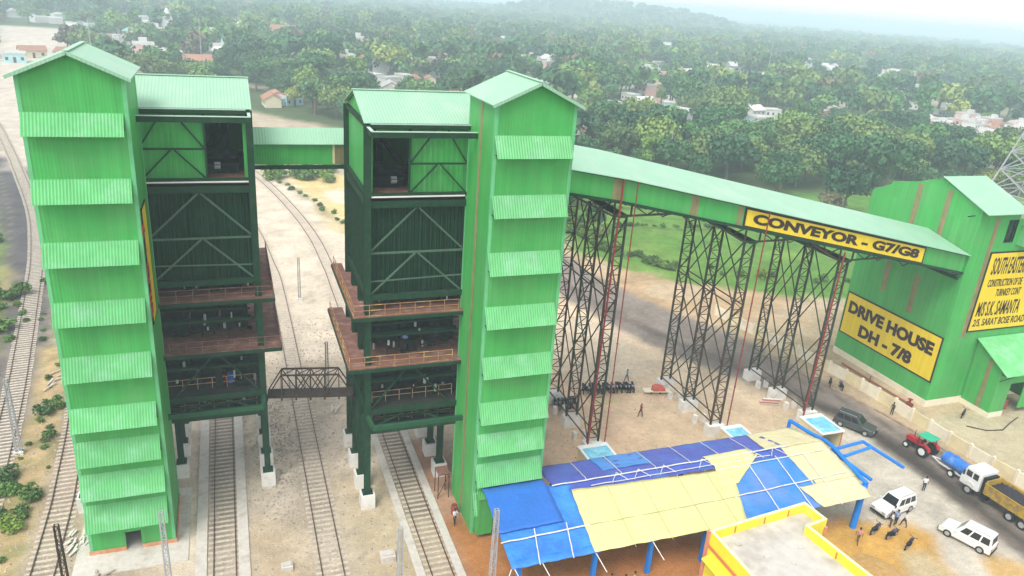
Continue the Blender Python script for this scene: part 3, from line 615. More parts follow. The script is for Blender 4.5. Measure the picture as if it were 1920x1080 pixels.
    # hopper funnels between the levels
    for u0 in (3.75, 11.2):
        m = MB(); 
        for (z1, r1, z0, r0) in ((20.1, 3.2, 16.2, 1.1), (13.6, 1.3, 10.1, 1.0)):
            x = X(u0); y = yf+depth*.47
            m.add([(x-r1, y-r1, z1), (x+r1, y-r1, z1), (x+r1, y+r1, z1), (x-r1, y+r1, z1), (x-r0, y-r0, z0), (x+r0, y-r0, z0), (x+r0, y+r0, z0), (x-r0, y+r0, z0)],
                  [(0,1,2,3), (7,6,5,4), (0,4,5,1), (1,5,6,2), (2,6,7,3), (3,7,4,0)])
        m.build('hopper_funnel', M['dclad'], t)
    return t
S1 = silo(1.55, -1, 62.6, 'dark green loading silo adjoining the stair tower at far left, without yellow railings')
S2 = silo(9.78, 1, 57.0, 'dark green loading silo with yellow railings, between the truss footbridge and the right stair tower')
# barrels and the small yellow plate on the silos
dm = thing('oil_drum', 'maroon drum standing on the lower deck of the left silo', 'drum', (-1.9, 64.6, 9.95))
m = MB(); m.cyl((-1.9,64.6,9.95), (-1.9,64.6,10.85), .32, 14); m.build('barrel', M['redV'], dm); m = MB()
for z in (10.2, 10.55): m.cyl((-1.9,64.6,z), (-1.9,64.6,z+.05), .335, 14)
m.cyl((-1.9,64.6,10.85), (-1.9,64.6,10.87), .27, 14); m.build('hoop', M['black'], dm)
dm = thing('oil_drum', 'blue drum beside the maroon drum on the deck of the left silo', 'drum', (-1.1, 64.6, 9.95))
m = MB(); m.cyl((-1.1,64.6,9.95), (-1.1,64.6,10.85), .32, 14); m.build('barrel', M['blueV'], dm); m = MB()
for z in (10.2, 10.55): m.cyl((-1.1,64.6,z), (-1.1,64.6,z+.05), .335, 14)
m.build('hoop', M['black'], dm)
pl = MB().box(11.2, 12.25, 57.44, 57.5, 33.25, 33.62).build('notice_plate', M['yel'], S2)
m = MB()
for k in range(2): m.box(11.35, 12.1, 57.42, 57.438, 33.33+k*.12, 33.36+k*.12)
m.build('plate_line', M['black'], pl)

# ------------------------------------------------------------------ gallery bridge between the silos
gb = thing('conveyor_bridge', 'short green conveyor bridge joining the two loading silos high above the tracks', 'conveyor', (5.7, 70.0, 28.5))
MB().box(1.5, 9.85, 68.6, 71.6, 28.75, 30.75).build('wall', M['wall'], gb)
m = MB(); m.slab([(1.3,68.3,30.62),(9.95,68.3,30.62),(9.95,70.1,31.75),(1.3,70.1,31.75)], .06); m.slab([(1.3,70.1,31.75),(9.95,70.1,31.75),(9.95,71.9,30.62),(1.3,71.9,30.62)], .06); m.build('roof', M['roofX'], gb)
m = MB()
for y in (68.5, 71.7): m.beam((1.5,y,28.55), (9.85,y,28.55), .2, .35)
for k in range(6): m.beam((1.7+k*1.6,68.5,28.4), (1.7+k*1.6,71.7,28.4), .15, .2)
m.build('floor_girder', M['dgreen'], gb)
MB().box(8.85, 9.7, 68.56, 68.59, 28.8, 30.55).build('translucent_strip', M['strip'], gb)
MB().box(8.65, 8.84, 68.555, 68.59, 28.8, 30.55).build('wall_flashing', M['creamT'], gb)
# ------------------------------------------------------------------ foot bridge truss
fb = thing('truss_footbridge', 'rusty brown truss footbridge low between the two loading silos', 'footbridge', (5.6, 63.2, 8.6))
m = MB(); A0, B0 = Vector((1.85,63.7,8.45)), Vector((9.4,62.4,8.45)); W_ = Vector((.17,1.3,0))
d = (B0-A0)
for k, wv in enumerate((Vector((0,0,0)), W_)):
    bot = [A0+wv+d*(i/6) for i in range(7)]; top = [p+Vector((0,0,2.2)) for p in bot[1:6]]
    m.beam(bot[0], bot[-1], .16, .2); m.beam(top[0], top[-1], .12, .14)
    m.beam(bot[0], top[0], .1); m.beam(bot[-1], top[-1], .1)
    for i in range(5): m.beam(bot[i+1], top[i], .08)
    for i, (a, b_) in enumerate(((0,2),(2,2),(1,3),(3,1),(2,4),(4,4))[:0]): pass
    m.beam(top[0], bot[2], .08); m.beam(bot[2], top[2], .08); m.beam(top[1], bot[3], .08); m.beam(top[2], bot[4], .08); m.beam(bot[3], top[3], .08); m.beam(bot[4], top[4], .08); m.beam(top[1], bot[2], .06)
for i in range(5): 
    p = A0+d*((i+1)/6)+Vector((0,0,2.2)); m.beam(p, p+W_, .08)
for i in range(4): 
    p = A0+d*((i+1)/6)+Vector((0,0,2.2)); m.beam(p, p+W_+d/6, .06)
m.build('truss_frame', M['truss'], fb)
m = MB(); m.slab([A0+Vector((0,0,.12)), B0+Vector((0,0,.12)), B0+W_+Vector((0,0,.12)), A0+W_+Vector((0,0,.12))], .08); m.build('deck', M['truss'], fb)
m = MB()
for i in range(7): 
    p = A0+d*(i/6)+Vector((0,0,-.25)); m.beam(p-W_*.1, p+W_*1.1, .15, .15)
m.build('cross_beam', M['truss'], fb)

# ------------------------------------------------------------------ long inclined conveyor
YN, YF_ = 59.3, 71.2
def zc(x):     # bottom of wall
    return 28.75-(x-24.5)*.165 if x < 33.4 else 27.28-(x-33.4)*.2085
cv = thing('conveyor_gallery', 'long pale-roofed green conveyor gallery sloping down to the drive house on steel trestles', 'conveyor', (52, 65, 23))
XS = [24.0, 33.4, 46.4, 60.0, 79.0]; WH = 2.05
w_ = MB()
for a, b_ in zip(XS[:-1], XS[1:]):
    for y in (YN, YF_):
        w_ = MB(); w_.add([(a,y,zc(a)),(b_,y,zc(b_)),(b_,y,zc(b_)+WH),(a,y,zc(a)+WH),(a,y+.1,zc(a)),(b_,y+.1,zc(b_)),(b_,y+.1,zc(b_)+WH),(a,y+.1,zc(a)+WH)], [(0,1,2,3),(7,6,5,4),(0,4,5,1),(3,2,6,7),(0,3,7,4),(1,5,6,2)]); w_.build('wall', M['wall'], cv)
m = MB()
for a, b_ in ((24.0,33.4),(33.4,79.0)):
    o1 = zc(a)+WH+.12; o2 = zc(b_)+WH+.12; ym = 65.3; rh = 1.35
    e = .02 if b_ > 60 else 0
    m.slab([(a,YN-.55,o1),(b_+e,YN-.55,o2),(b_+e,ym,o2+rh),(a,ym,o1+rh)], .07); m.slab([(a,ym,o1+rh),(b_+e,ym,o2+rh),(b_+e,YF_+.55,o2),(a,YF_+.55,o1)], .07)
m.build('roof', M['roofX'], cv)
m = MB()
for a, b_ in ((24.0,33.4),(33.4,79.0)):
    m.beam((a,YN-.05,zc(a)+WH+.0), (b_,YN-.05,zc(b_)+WH+.0), .12, .16)
    for y in (YN-.04, 65.3, YF_+.1): m.beam((a,y,zc(a)-.12), (b_,y,zc(b_)-.12), .3, .28)
k = 25.0
while k < 78.5: m.beam((k,YN+.1,zc(k)-.2), (k,YF_,zc(k)-.2), .18, .3); k += 2.2
m.build('edge_girder', M['dgreen'], cv)
m = MB(); m.slab([(24,YN+.1,zc(24)),(33.4,YN+.1,zc(33.4)),(33.4,YF_,zc(33.4)),(24,YF_,zc(24))], .06); m.slab([(33.4,YN+.1,zc(33.4)),(79,YN+.1,zc(79)),(79,YF_,zc(79)),(33.4,YF_,zc(33.4))], .06); m.build('floor_sheet', M['dclad'], cv)
# under-slung truss: deeper towards each trestle head
TX = (33.7, 48.8, 61.5)
for y in (YN+.35, 70.6):
    for tx in TX:
        m = MB(); zt = zc(tx)-1.45
        m.beam((tx-.9,y,zt), (tx+.9,y,zt), .16, .2)
        for sx in (-1, 1):
            p = (tx+sx*.9, y, zt); q = (tx+sx*5.2, y, zc(tx+sx*5.2)-.3); m.beam(p, q, .14, .18); 
            x2 = tx+sx*2.6; zz = zt+(zc(tx+sx*5.2)-.3-zt)*(1.7/4.3); m.beam((x2,y,zz), (tx+sx*1.0,y,zc(tx+sx)-.2), .1); m.beam((x2,y,zz), (x2+sx*.9,y,zc(x2+sx*.9)-.2), .1); m.beam(p, (tx+sx*.9,y,zc(tx+sx*.9)-.2), .14)
        m.build('bottom_truss', M['trest'], cv)
    for xx in (38, 41, 53.5, 56.5, 66, 70): m = MB(); m.beam((xx-1,y,zc(xx-1)-.2), (xx,y,zc(xx)-.75), .09); m.beam((xx,y,zc(xx)-.75), (xx+1,y,zc(xx+1)-.2), .09); m.build('bottom_truss', M['trest'], cv)
for xx, ww in ((32.2,1.0),(40.7,.9),(46.2,.6),(73.0,.0)):
    if ww: MB().add([(xx,YN-.012,zc(xx)+.02),(xx+ww,YN-.012,zc(xx+ww)+.02),(xx+ww,YN-.012,zc(xx+ww)+WH-.1),(xx,YN-.012,zc(xx)+WH-.1),(xx,YN-.002,zc(xx)+.02),(xx+ww,YN-.002,zc(xx+ww)+.02),(xx+ww,YN-.002,zc(xx+ww)+WH-.1),(xx,YN-.002,zc(xx)+WH-.1)], [(0,1,2,3),(7,6,5,4),(0,4,5,1),(3,2,6,7),(0,3,7,4),(1,5,6,2)]).build('translucent_strip', M['strip'], cv)
# CONVEYOR sign
a, b_ = 47.0, 72.3; za, zb2 = zc(a), zc(b_)
def shear_panel(x0, x1, lo, hi, y0, y1):
    return MB().add([(x0,y0,zc(x0)+lo),(x1,y0,zc(x1)+lo),(x1,y0,zc(x1)+hi),(x0,y0,zc(x0)+hi),(x0,y1,zc(x0)+lo),(x1,y1,zc(x1)+lo),(x1,y1,zc(x1)+hi),(x0,y1,zc(x0)+hi)], [(0,1,2,3),(7,6,5,4),(0,4,5,1),(3,2,6,7),(0,3,7,4),(1,5,6,2)])
sgn = shear_panel(a, b_, -.05, 1.95, YN-.10, YN-.011).build('sign_board', M['black'], cv)
shear_panel(a+.22, b_-.22, .14, 1.76, YN-.125, YN-.101).build('sign_panel', M['yel'], sgn)
sl = math.atan(.2085)
text_mesh('lettering', 'CONVEYOR - G7/G8', M['black'], sgn, (a+1.0, YN-.135, zc(a+1.0)+.45), (math.cos(sl),0,-math.sin(sl)), (math.sin(sl)*.55,0,math.cos(sl)), (b_-a-2.0)/math.cos(sl), 1.08, .055, .01)
# red fire-water pipes climbing the trestles
def pipe(pts, label, r=.09):
    t = thing('fire_water_pipe', label, 'pipe', pts[0])
    m = MB(); z0 = Vector(pts[0])
    for p, q in zip(pts[:-1], pts[1:]): m.cyl(p, q, r, 8)
    m.build('pipe_run', M['red'], t)
    f = MB(); p, q = Vector(pts[0]), Vector(pts[1]); n = int((q-p).length/3)
    for i in range(1, n): c = p.lerp(q, i/n); f.cyl(c-Vector((0,0,.04)), c+Vector((0,0,.04)), r*1.8, 8)
    f.build('flange', M['redoxide'], t)
pipe([(32.6,58.9,.1),(33.0,58.9,29.4)], 'thick red pipe rising along the near leg of the trestle closest to the stair tower', .10)
pipe([(34.55,58.9,.1),(34.5,58.9,29.1)], 'thin red pipe standing just right of the trestle closest to the stair tower', .06)
pipe([(49.45,58.7,.1),(49.55,58.7,25.9)], 'thin red pipe on the right edge of the middle trestle', .07)
pipe([(60.0,58.85,.1),(60.4,58.85,21.2)], 'bright red pipe on the left edge of the trestle nearest the drive house', .10)

# ------------------------------------------------------------------ trestles
def trestle(xc, label, ylegs=(59.9,65.3,70.6), w_=.62):
    t = thing('conveyor_trestle', label, 'trestle', (xc, 65.3, 0), 'trestles under the conveyor')
    zt = zc(xc)-1.55; z0 = 1.3
    for y in ylegs:
        m = MB()
        for s_ in (-1, 1): m.beam((xc+s_*w_, y, z0), (xc+s_*w_, y, zt), .17, .2)
        z = z0+.5; k = 0
        while z < zt-.9:
            m.beam((xc-w_, y, z), (xc+w_, y, z), .07); m.beam((xc-w_ if k % 2 else xc+w_, y, z), (xc+w_ if k % 2 else xc-w_, y, z+.95), .07); z += .95; k += 1
        c_ = m.build('lattice_leg', M['trest'], t)
        MB().box(xc-1.0, xc+1.0, y-.55, y+.55, -.1, 1.3).build('pedestal', M['ped'], c_)
    m = MB(); n = max(2, int(round((zt-z0)/7.6))); lv = [z0+.4+(zt-z0-.4)*i/n for i in range(n+1)]
    for s_ in (-1, 1):
        x = xc+s_*(w_+.02)
        for ya, yb_ in zip(ylegs[:-1], ylegs[1:]):
            for i, (za_, zb_) in enumerate(zip(lv[:-1], lv[1:])):
                m.beam((x, ya, za_), (x, yb_, zb_), .1, .1); m.beam((x+s_*.1, yb_, za_), (x+s_*.1, ya, zb_), .1, .1)
        for z in lv[::2]: m.beam((x, ylegs[0], z), (x, ylegs[-1], z), .1, .12)
    m.build('cross_brace', M['trest'], t)
    m = MB(); m.beam((xc, ylegs[0]-.6, zt+.12), (xc, ylegs[-1]+.6, zt+.12), .9, .24); m.build('head_beam', M['dgreen'], t)
    for y in ylegs[:-1]:
        for k in (0, 1):
            yy = y+2.4+k*.6; m = MB(); m.beam((xc-w_, y+2.7, 1.2), (xc-w_-1.6, y+1.2, .15), .12) if False else m.box(xc-w_-.35+k*1.2, xc-w_+.05+k*1.2, y+2.45, y+2.95, -.1, .95)
            m.build('stub_footing', M['ped'], t)
trestle(33.7, 'tall dark steel trestle nearest the stair tower, with two red pipes on its near leg')
trestle(48.8, 'dark steel trestle in the middle of the conveyor run with a thin red pipe')
trestle(61.6, 'dark steel trestle nearest the drive house, with a bright red pipe', ylegs=(59.9,65.3,70.3))
trestle(26.2, 'dark steel trestle half hidden behind the right stair tower', ylegs=(60.2,65.4,70.6))
trestle(29.3, 'dark steel trestle between the right stair tower and the trestle with two red pipes', ylegs=(65.0,70.6,75.0))

# ------------------------------------------------------------------ drive house
X0, YD = 79.1, 59.0
dh = thing('drive_house', 'large green drive house with two yellow signs beside the road', 'industrial building', (87, 67, 0))
w_ = MB(); XE = 97.0; YB = 75.0; T = .12
prof = [(YD,.0),(YB,.0),(YB,23.6),(72.3,25.0),(72.1,25.45),(68.3,26.3),(65.0,27.4),(YD,25.15)]
w_.prism(prof, 'x', X0, X0+T)
w_.box(X0+T, XE, YD, YD+T, .9, 21.3); w_.box(X0+T, 83.85, YD, YD+T, 21.3, 25.1); w_.box(85.3, 91, YD, YD+T, 21.3, 24.0); w_.box(83.85, 85.3, YD, YD+T, 23.9, 25.1); w_.prism([(YD+T,21.0),(YB-T,21.0),(YB-T,23.7),(65.0,27.4),(YD+T,25.1)], 'x', 85.5, 85.62)
w_.box(X0+T, XE, YB-T, YB, .9, 20.2); w_.box(X0+T, 85.5, YB-T, YB, 20.2, 23.6); w_.box(XE-T, XE, YD+T, YB-T, .9, 20.2)
w_.build('wall', M['wall'], dh)
m = MB(); m.slab([(X0-.35,57.9,25.0),(85.7,57.9,25.0),(85.7,64.9,27.75),(X0-.35,64.9,27.75)], .08)
m.slab([(X0+.13,64.9,27.6),(85.7,64.9,27.6),(85.7,YB,23.8),(X0+.13,YB,23.8)], .05); m.slab([(85.72,YD,20.9),(XE,YD,20.9),(XE,YB,20.3),(85.72,YB,20.3)], .05); m.build('roof', M['roofX'], dh)
m = MB(); m.box(X0-.06, XE+.06, YD-.06, YD-.002, 0, .88); m.box(X0-.06, X0-.002, YD, YB+.06, 0, .88); m.build('plinth', M['pale'], dh)
for (y0, y1, z0, z1) in ((67.5,68.25,20.6,26.15),(63.3,64.05,20.2,26.4),(69.1,69.85,11.4,15.6),(64.5,65.25,10.3,15.4)):
    MB().box(X0-.02, X0-.004, y0, y1, z0, z1).build('translucent_strip', M['strip'], dh)
MB().box(81.6, 82.25, YD-.02, YD-.004, 9.3, 24.3).build('translucent_strip', M['strip'], dh)
wf = MB(); 
for (a, b_, c, d) in ((83.8,83.9,21.25,23.95),(85.25,85.35,21.25,23.95),(83.8,85.35,21.22,21.32),(83.8,85.35,23.88,23.98)): wf.box(a, b_, YD-.03, YD+.15, c, d)
wo2 = wf.build('window', M['dgreen'], dh); MB().box(83.9, 85.25, YD+.2, YD+.22, 21.3, 23.9).build('pane', M['glass'], wo2)
MB().box(86.1, 90.5, YD-.9, YD-.004, 20.9, 23.4).build('window_hood', M['awn'], dh)
# brackets under eave and at conveyor mouth
m = MB()
for (y, z) in ((59.8,24.4),(59.8,17.3)): m.beam((X0-.05,y,z), (X0-1.1,y,z-.1), .1)
m.beam((X0-.6,59.2,17.0), (X0-.6,71.4,17.0), .25, .3); m.build('bracket', M['dgreen'], dh)
def wall_sign(y0, y1, z0, z1, lines, parent):
    b0 = MB().box(X0-.09, X0-.022, y0, y1, z0, z1).build('sign_board', M['black'], parent)
    MB().box(X0-.115, X0-.091, y0+.2, y1-.2, z0+.2, z1-.2).build('sign_panel', M['yel'], b0)
    for (txt, ya, yb_, za_, h) in lines: text_mesh('lettering', txt, M['black'], b0, (X0-.125, yb_, za_), (0,-1,0), (0,0,1), yb_-ya, h, .055, .01)
wall_sign(59.05, 74.75, 3.3, 9.4, [('DRIVE HOUSE', 59.9, 74.0, 6.55, 1.75), ('DH - 7/8', 62.5, 71.4, 4.0, 1.75)], dh)
b0 = MB().box(82.3, 98.5, YD-.09, YD-.022, 9.9, 20.15).build('sign_board', M['black'], dh)
MB().box(82.5, 98.3, YD-.115, YD-.091, 10.1, 19.95).build('sign_panel', M['yel'], b0)
for (txt, xa, xb, z, h) in (('SOUTH EASTERN',83.2,89.1,17.3,2.15),('CONSTRUCTION OF DE',83.3,89.0,15.75,.95),('TURNKEY CONT',85.1,89.3,14.45,.95),('M/S S.K. SAMANTA',82.9,90.0,11.95,1.9),('2/5, SARAT BOSE ROAD',82.9,91.6,10.5,1.1)):
    text_mesh('lettering', txt, M['black'], b0, (xa, YD-.125, z), (1,0,0), (0,0,1), xb-xa, h, .012, .01)
# annex with its own roof
an = thing('drive_house_annex', 'small green annex with a sloping pale roof in front of the drive house wall', 'annex', (88.5, 56.9, 0))
w_ = MB(); w_.prism([(55.0,.7),(58.88,.7),(58.88,8.6),(55.0,6.3)], 'x', 84.9, 85.02); w_.box(85.02, 87.3, 55.0, 55.12, .7, 6.3); w_.box(89.8, 93.5, 55.0, 55.12, .7, 6.3); w_.box(87.3, 89.8, 55.0, 55.12, 4.4, 6.3); w_.box(93.4, 93.5, 55.12, 58.88, .7, 6.3)
w_.build('wall', M['wall'], an); MB().slab([(84.5,53.9,6.15),(94,53.9,6.15),(94,58.87,9.0),(84.5,58.87,9.0)], .08).build('roof', M['awn'], an)
m = MB(); m.box(84.84, 84.898, 55.0, 58.9, 0, .68); m.box(84.84, 87.3, 54.93, 54.99, 0, .68); m.build('plinth', M['pale'], an)
MB().box(84.87, 84.896, 56.3, 56.9, .7, 7.2).build('translucent_strip', M['strip'], an)
m = MB(); m.beam((84.9,54.9,6.0), (84.9,54.0,6.0), .1); m.beam((84.95,54.9,5.0), (86.5,54.2,5.9), .07); m.build('bracket', M['dgreen'], an)
m = MB(); m.box(87.6, 89.5, 56.0, 57.6, 0, 1.4); m.cyl((87.8,56.8,1.8), (89.4,56.8,1.8), .5, 12); m.build('motor_unit', M['redoxide'], an)

# ------------------------------------------------------------------ tarpaulin shed
RID, YF0, YB0 = 49.3, 41.8, 53.3
def roof_z(y, x=0):
    z = 5.05-(RID-y)*(1.15/(RID-YF0)) if y < RID else 5.05-(y-RID)*(.95/(YB0-RID))
    return z
sh = thing('market_shed', 'long open shed roofed with blue, yellow and cream tarpaulins on blue posts', 'shed', (35.5, 47.5, 0))
def tarp(c4, m, off, seed, name='tarpaulin'):
    """c4: four ground corners (front-left, front-right, back-right, back-left)"""
    q = random.Random(seed); n1, n2 = max(8, int(abs(c4[1][0]-c4[0][0])/.45)), 18; vs = []; ph = [q.uniform(0, 6) for _ in range(8)]
    for t in (0, .03):
        for j in range(n2+1):
            for i in range(n1+1):
                u, v = i/n1, j/n2; a = [c4[0][k]*(1-u)+c4[1][k]*u for k in (0,1)]; b_ = [c4[3][k]*(1-u)+c4[2][k]*u for k in (0,1)]
                x, y = a[0]*(1-v)+b_[0]*v, a[1]*(1-v)+b_[1]*v
                edge = 1-(max(abs(u-.5), abs(v-.5))*2)**6
                sag = -.055*(math.sin(x*math.pi/3.4)**2)*edge+.02*math.sin(x*2.3+y*.7+ph[0])+.015*math.sin(x*5.1-y*3.1+ph[1])+.012*math.sin(y*6.3+x*1.1+ph[2])
                if u in (0, 1): x += .02*math.sin(y*4+ph[3])
                if v in (0, 1): y += .02*math.sin(x*3+ph[4])
                vs.append((x, y, roof_z(y)+off+sag-t))
    k = (n1+1)*(n2+1); f = []
    for j in range(n2):
        for i in range(n1):
            a = j*(n1+1)+i; f += [(a, a+1, a+n1+2, a+n1+1), (k+a, k+a+n1+1, k+a+n1+2, k+a+1)]
    for i in range(n1): f += [(i, k+i, k+i+1, i+1), (n2*(n1+1)+i, n2*(n1+1)+i+1, k+n2*(n1+1)+i+1, k+n2*(n1+1)+i)]
    for j in range(n2): a = j*(n1+1); b_ = a+n1; f += [(a, a+n1+1, k+a+n1+1, k+a), (b_, k+b_, k+b_+n1+1, b_+n1+1)]
    m_ = MB(); m_.add(vs, f); return m_.build(name, m, sh, smooth=True, recalc=False)
tarp([(18.0,41.7),(25.4,41.7),(25.9,49.2),(18.3,49.2)], M['blueT'], .03, 1)
tarp([(18.0,45.0),(23.7,45.1),(23.8,51.0),(18.3,50.8)], mat('deep_blue_tarpaulin', (.03,.15,.52), .42, var=.08, scale=.7, bump=.09, bscale=2.6), .22, 2)
tarp([(24.9,41.7),(39.2,41.6),(41.6,47.6),(25.7,48.3)], M['yelT'], .10, 3)
tarp([(25.6,48.1),(48.6,48.1),(48.6,49.3),(25.6,49.3)], M['navyT'], .02, 4)
tarp([(38.8,41.7),(48.6,41.8),(48.6,48.2),(40.6,48.2)], mat('washed_blue_tarpaulin', (.11,.24,.56), .4, var=.12, scale=.7, dirt=(.04,.22,.6), dscale=.22, dlo=.42, dhi=.58, bump=.09, bscale=2.6), .04, 5)
tarp([(24.3,49.25),(48.9,49.25),(48.6,53.3),(24.3,53.2)], M['navyT'], .03, 6)
tarp([(48.3,43.6),(53.4,43.8),(53.3,49.35),(48.3,49.35)], M['creamT'], .07, 7)
tarp([(46.6,49.3),(53.3,49.3),(53.1,53.4),(47.4,53.3)], M['creamT'], .09, 8)
tarp([(47.2,41.6),(52.9,41.7),(53.2,44.3),(46.6,44.2)], M['creamT'], .13, 9)
tarp([(40.3,47.5),(44.9,48.4),(45.0,50.0),(39.8,49.8)], M['yelT'], .14, 10)
tarp([(39.0,45.6),(41.2,45.9),(45.5,48.9),(40.2,48.3)], M['yelT'], .13, 12)
tarp([(29.8,50.4),(35.0,50.4),(35.0,53.2),(29.8,53.2)], mat('mid_blue_tarpaulin', (.06,.24,.62), .4, var=.1, scale=.8, bump=.09, bscale=2.6), .07, 11)
def bam(x0, y0, x1, y1, off=.2, r=.035, n=10, mm=None):
    m = MB(); P_ = []
    for i in range(n+1):
        t = i/n; x = x0+(x1-x0)*t; y = y0+(y1-y0)*t; P_.append(Vector((x, y+.03*math.sin(i*1.7), roof_z(y)+off+.02*math.sin(i*2.1))))
    for a, b_ in zip(P_[:-1], P_[1:]): m.cyl(a, b_, r, 6)
    m.build('bamboo_pole', mm or M['bamboo'], sh)
bam(17.9,44.1,25.6,44.3,.16,.06); bam(39.8,44.4,52.6,44.9,.17,.05); bam(24.2,49.0,49,49.2,.17,.055,24); bam(40,47.7,52.5,48.0,.16,.05)
DB = mat('weathered_bamboo', (.42,.40,.24), .8, var=.2); bam(25.4,44.3,39.8,44.4,.13,.03,16,DB)
for x in (20.3,23.1,42.9,46.2,49.3): bam(x+.7,48.2 if x > 30 else 44.9,x-.1,41.5,.17,.045)
for x in (28.4,31.8,35.4,38.3): bam(x+.6,48,x,41.4,.115,.025,10,DB)
for x in (27.5,31,34.5,38.1,41.6,45): bam(x,49,x+.3,53.4,.12,.03)
for x in (29.6,31.8,34.4,38.5,41.5,44,46.5): bam(x,48.2,x+.9,49.3,.2,.03,3); bam(x+1.6,48.2,x+.9,49.3,.2,.03,3)
bam(27.6,48.35,46.5,48.45,.14,.035,14)
for x in (25.0,30.1,35.2,18.2,20.5): 
    m = MB(); m.cyl((x,41.9,3.9), (x+.5,40.5,2.9), .04, 6); m.build('bamboo_strut', M['bamboo'], sh)
m = MB(); m.cyl((18.0,41.8,3.8), (17.2,40.9,3.0), .04, 6); m.build('bamboo_strut', M['bamboo'], sh)
for x in (18.9,25.4,30.5,35.8,41.2,46.6):
    MB().box(x-.17, x+.17, 42.25, 42.6, -.1, 3.95).build('post', M['blueP'], sh)
for x in (19.5,26,33,40,47,52.7): MB().box(x-.15, x+.15, 52.6, 52.9, -.1, 4.0).build('post', M['blueP'], sh)
m = MB(); m.beam((18.6,42.4,3.92), (52.6,42.4,3.92), .12, .16); m.beam((18.6,52.9,3.95), (52.6,52.9,3.95), .12, .16); m.build('eave_beam', M['blueP'], sh)
MB().cyl((52.5,42.55,-.1), (53.2,43.1,4.25), .3, 14).build('corner_post', M['blueP'], sh)
m = MB(); P_ = [(53.35,43.0,4.35),(53.9,48.3,4.95),(53.85,49.3,5.0),(53.75,51.5,4.65),(53.55,54.1,4.5)]
for a, b_ in zip(P_[:-1], P_[1:]): m.cyl(a, b_, .2, 12)
m.cyl((53.55,54.1,4.5), (53.55,54.1,-.1), .2, 12); m.build('edge_pipe', M['blueP'], sh)
m = MB(); 
for a, b_ in (((53.8,48.5,4.35),(58.5,48.95,4.4)),((58.5,48.95,4.4),(59.0,44.2,4.4)),((54.6,47.3,4.35),(58.6,47.9,4.4)),((54.1,48.2,4.3),(54.35,43.5,4.3))): m.cyl(a, b_, .17, 12)
m.build('canopy_frame', M['blueP'], sh)

# ------------------------------------------------------------------ yellow building
yb = thing('yellow_building', 'bright yellow flat-roofed building with orange trim and a parapet', 'building', (38, 35, 0))
RP = [(33.6,39.45),(33.75,27),(43.5,25.2),(42.6,32.0),(41.9,37.75),(44.0,38.1),(43.7,40.5)]
w_ = MB(); w_.prism(RP, 'z', -.1, 5.15); w_.build('wall', M['wyel'], yb)
def inset(P_, d):
    c = []; n = len(P_)
    for i in range(n):
        a, b_, e = Vector(P_[i-1]), Vector(P_[i]), Vector(P_[(i+1) % n]); d1 = (b_-a).normalized(); d2 = (e-b_).normalized()
        n1 = Vector((-d1.y, d1.x)); n2 = Vector((-d2.y, d2.x)); k = (n1+n2); k = k/(max(.3, k.dot(n1))); c.append(b_+k*d)
    return c
inn = inset(RP, .24)
m = MB(); n = len(RP)
for i in range(n):
    j = (i+1) % n; a, b_, c, d = Vector(RP[i]), Vector(RP[j]), inn[j], inn[i]
    m.add([(a.x,a.y,5.153),(b_.x,b_.y,5.153),(c.x,c.y,5.153),(d.x,d.y,5.153),(a.x,a.y,6.0),(b_.x,b_.y,6.0),(c.x,c.y,6.0),(d.x,d.y,6.0)], [(0,1,2,3)[::-1],(4,5,6,7),(0,1,5,4),(2,3,7,6)])
pp = m.build('parapet', M['wyel'], yb)
m = MB()
for i in range(n):
    j = (i+1) % n; a, b_, c, d = Vector(RP[i]), Vector(RP[j]), inn[j], inn[i]
    m.add([(a.x,a.y,6.002),(b_.x,b_.y,6.002),(c.x,c.y,6.002),(d.x,d.y,6.002),(a.x,a.y,6.04),(b_.x,b_.y,6.04),(c.x,c.y,6.04),(d.x,d.y,6.04)], [(0,1,2,3)[::-1],(4,5,6,7),(0,1,5,4),(2,3,7,6)])
m.build('coping', mat('faded_yellow_coping', (.80,.76,.42), .8, dirt=(.75,.72,.6), dscale=1.5), pp)
m = MB()
for (p, q, ts) in ((6,0,(.17,.44,.76)),(2,3,(.3,.75)),(3,4,(.45,))):
    a, b_ = inn[p], inn[q]
    for t in ts:
        c = a.lerp(b_, t); dd = (b_-a).normalized(); nn = Vector((-dd.y, dd.x))*.012; e = c+dd*.16
        m.add([(c.x,c.y,5.25),(e.x,e.y,5.25),(e.x,e.y,5.85),(c.x,c.y,5.85),(c.x+nn.x,c.y+nn.y,5.25),(e.x+nn.x,e.y+nn.y,5.25),(e.x+nn.x,e.y+nn.y,5.85),(c.x+nn.x,c.y+nn.y,5.85)], [(0,1,2,3),(7,6,5,4),(0,4,5,1),(3,2,6,7),(0,3,7,4),(1,5,6,2)])
m.build('parapet_mark', M['worange'], pp)
m = MB(); m.prism([tuple(p) for p in inn], 'z', 5.155, 5.17); m.build('roof_slab', M['slab'], yb)
m = MB(); m.box(33.48, 33.72, 39.25, 39.6, 0, 6.0); m.box(43.85, 44.1, 37.95, 38.2, 0, 5.3); m.build('corner_pilaster', mat('pinkish_orange_pilaster', (.62,.26,.16), .8), yb)
m = MB(); m.beam((33.55,39.3,4.75), (33.7,27,4.75), .1, .28); m.beam((33.55,39.6,4.75), (43.7,40.56,4.75), .1, .28); m.build('orange_band', M['worange'], yb)
m = MB(); m.slab([(32.85,38.9,3.9),(33.62,38.9,4.15),(33.72,30,4.15),(32.95,30,3.9)], .08); m.build('sun_shade', M['wyel'], yb)
wd = MB().box(33.52, 33.6, 34.0, 36.5, 1.4, 3.2).build('window', M['dgreen'], yb); m = MB()
m.box(33.5, 33.515, 34.1, 35.2, 1.5, 3.1); m.box(33.5, 33.515, 35.3, 36.4, 1.5, 3.1); m.build('pane', M['glass'], wd)
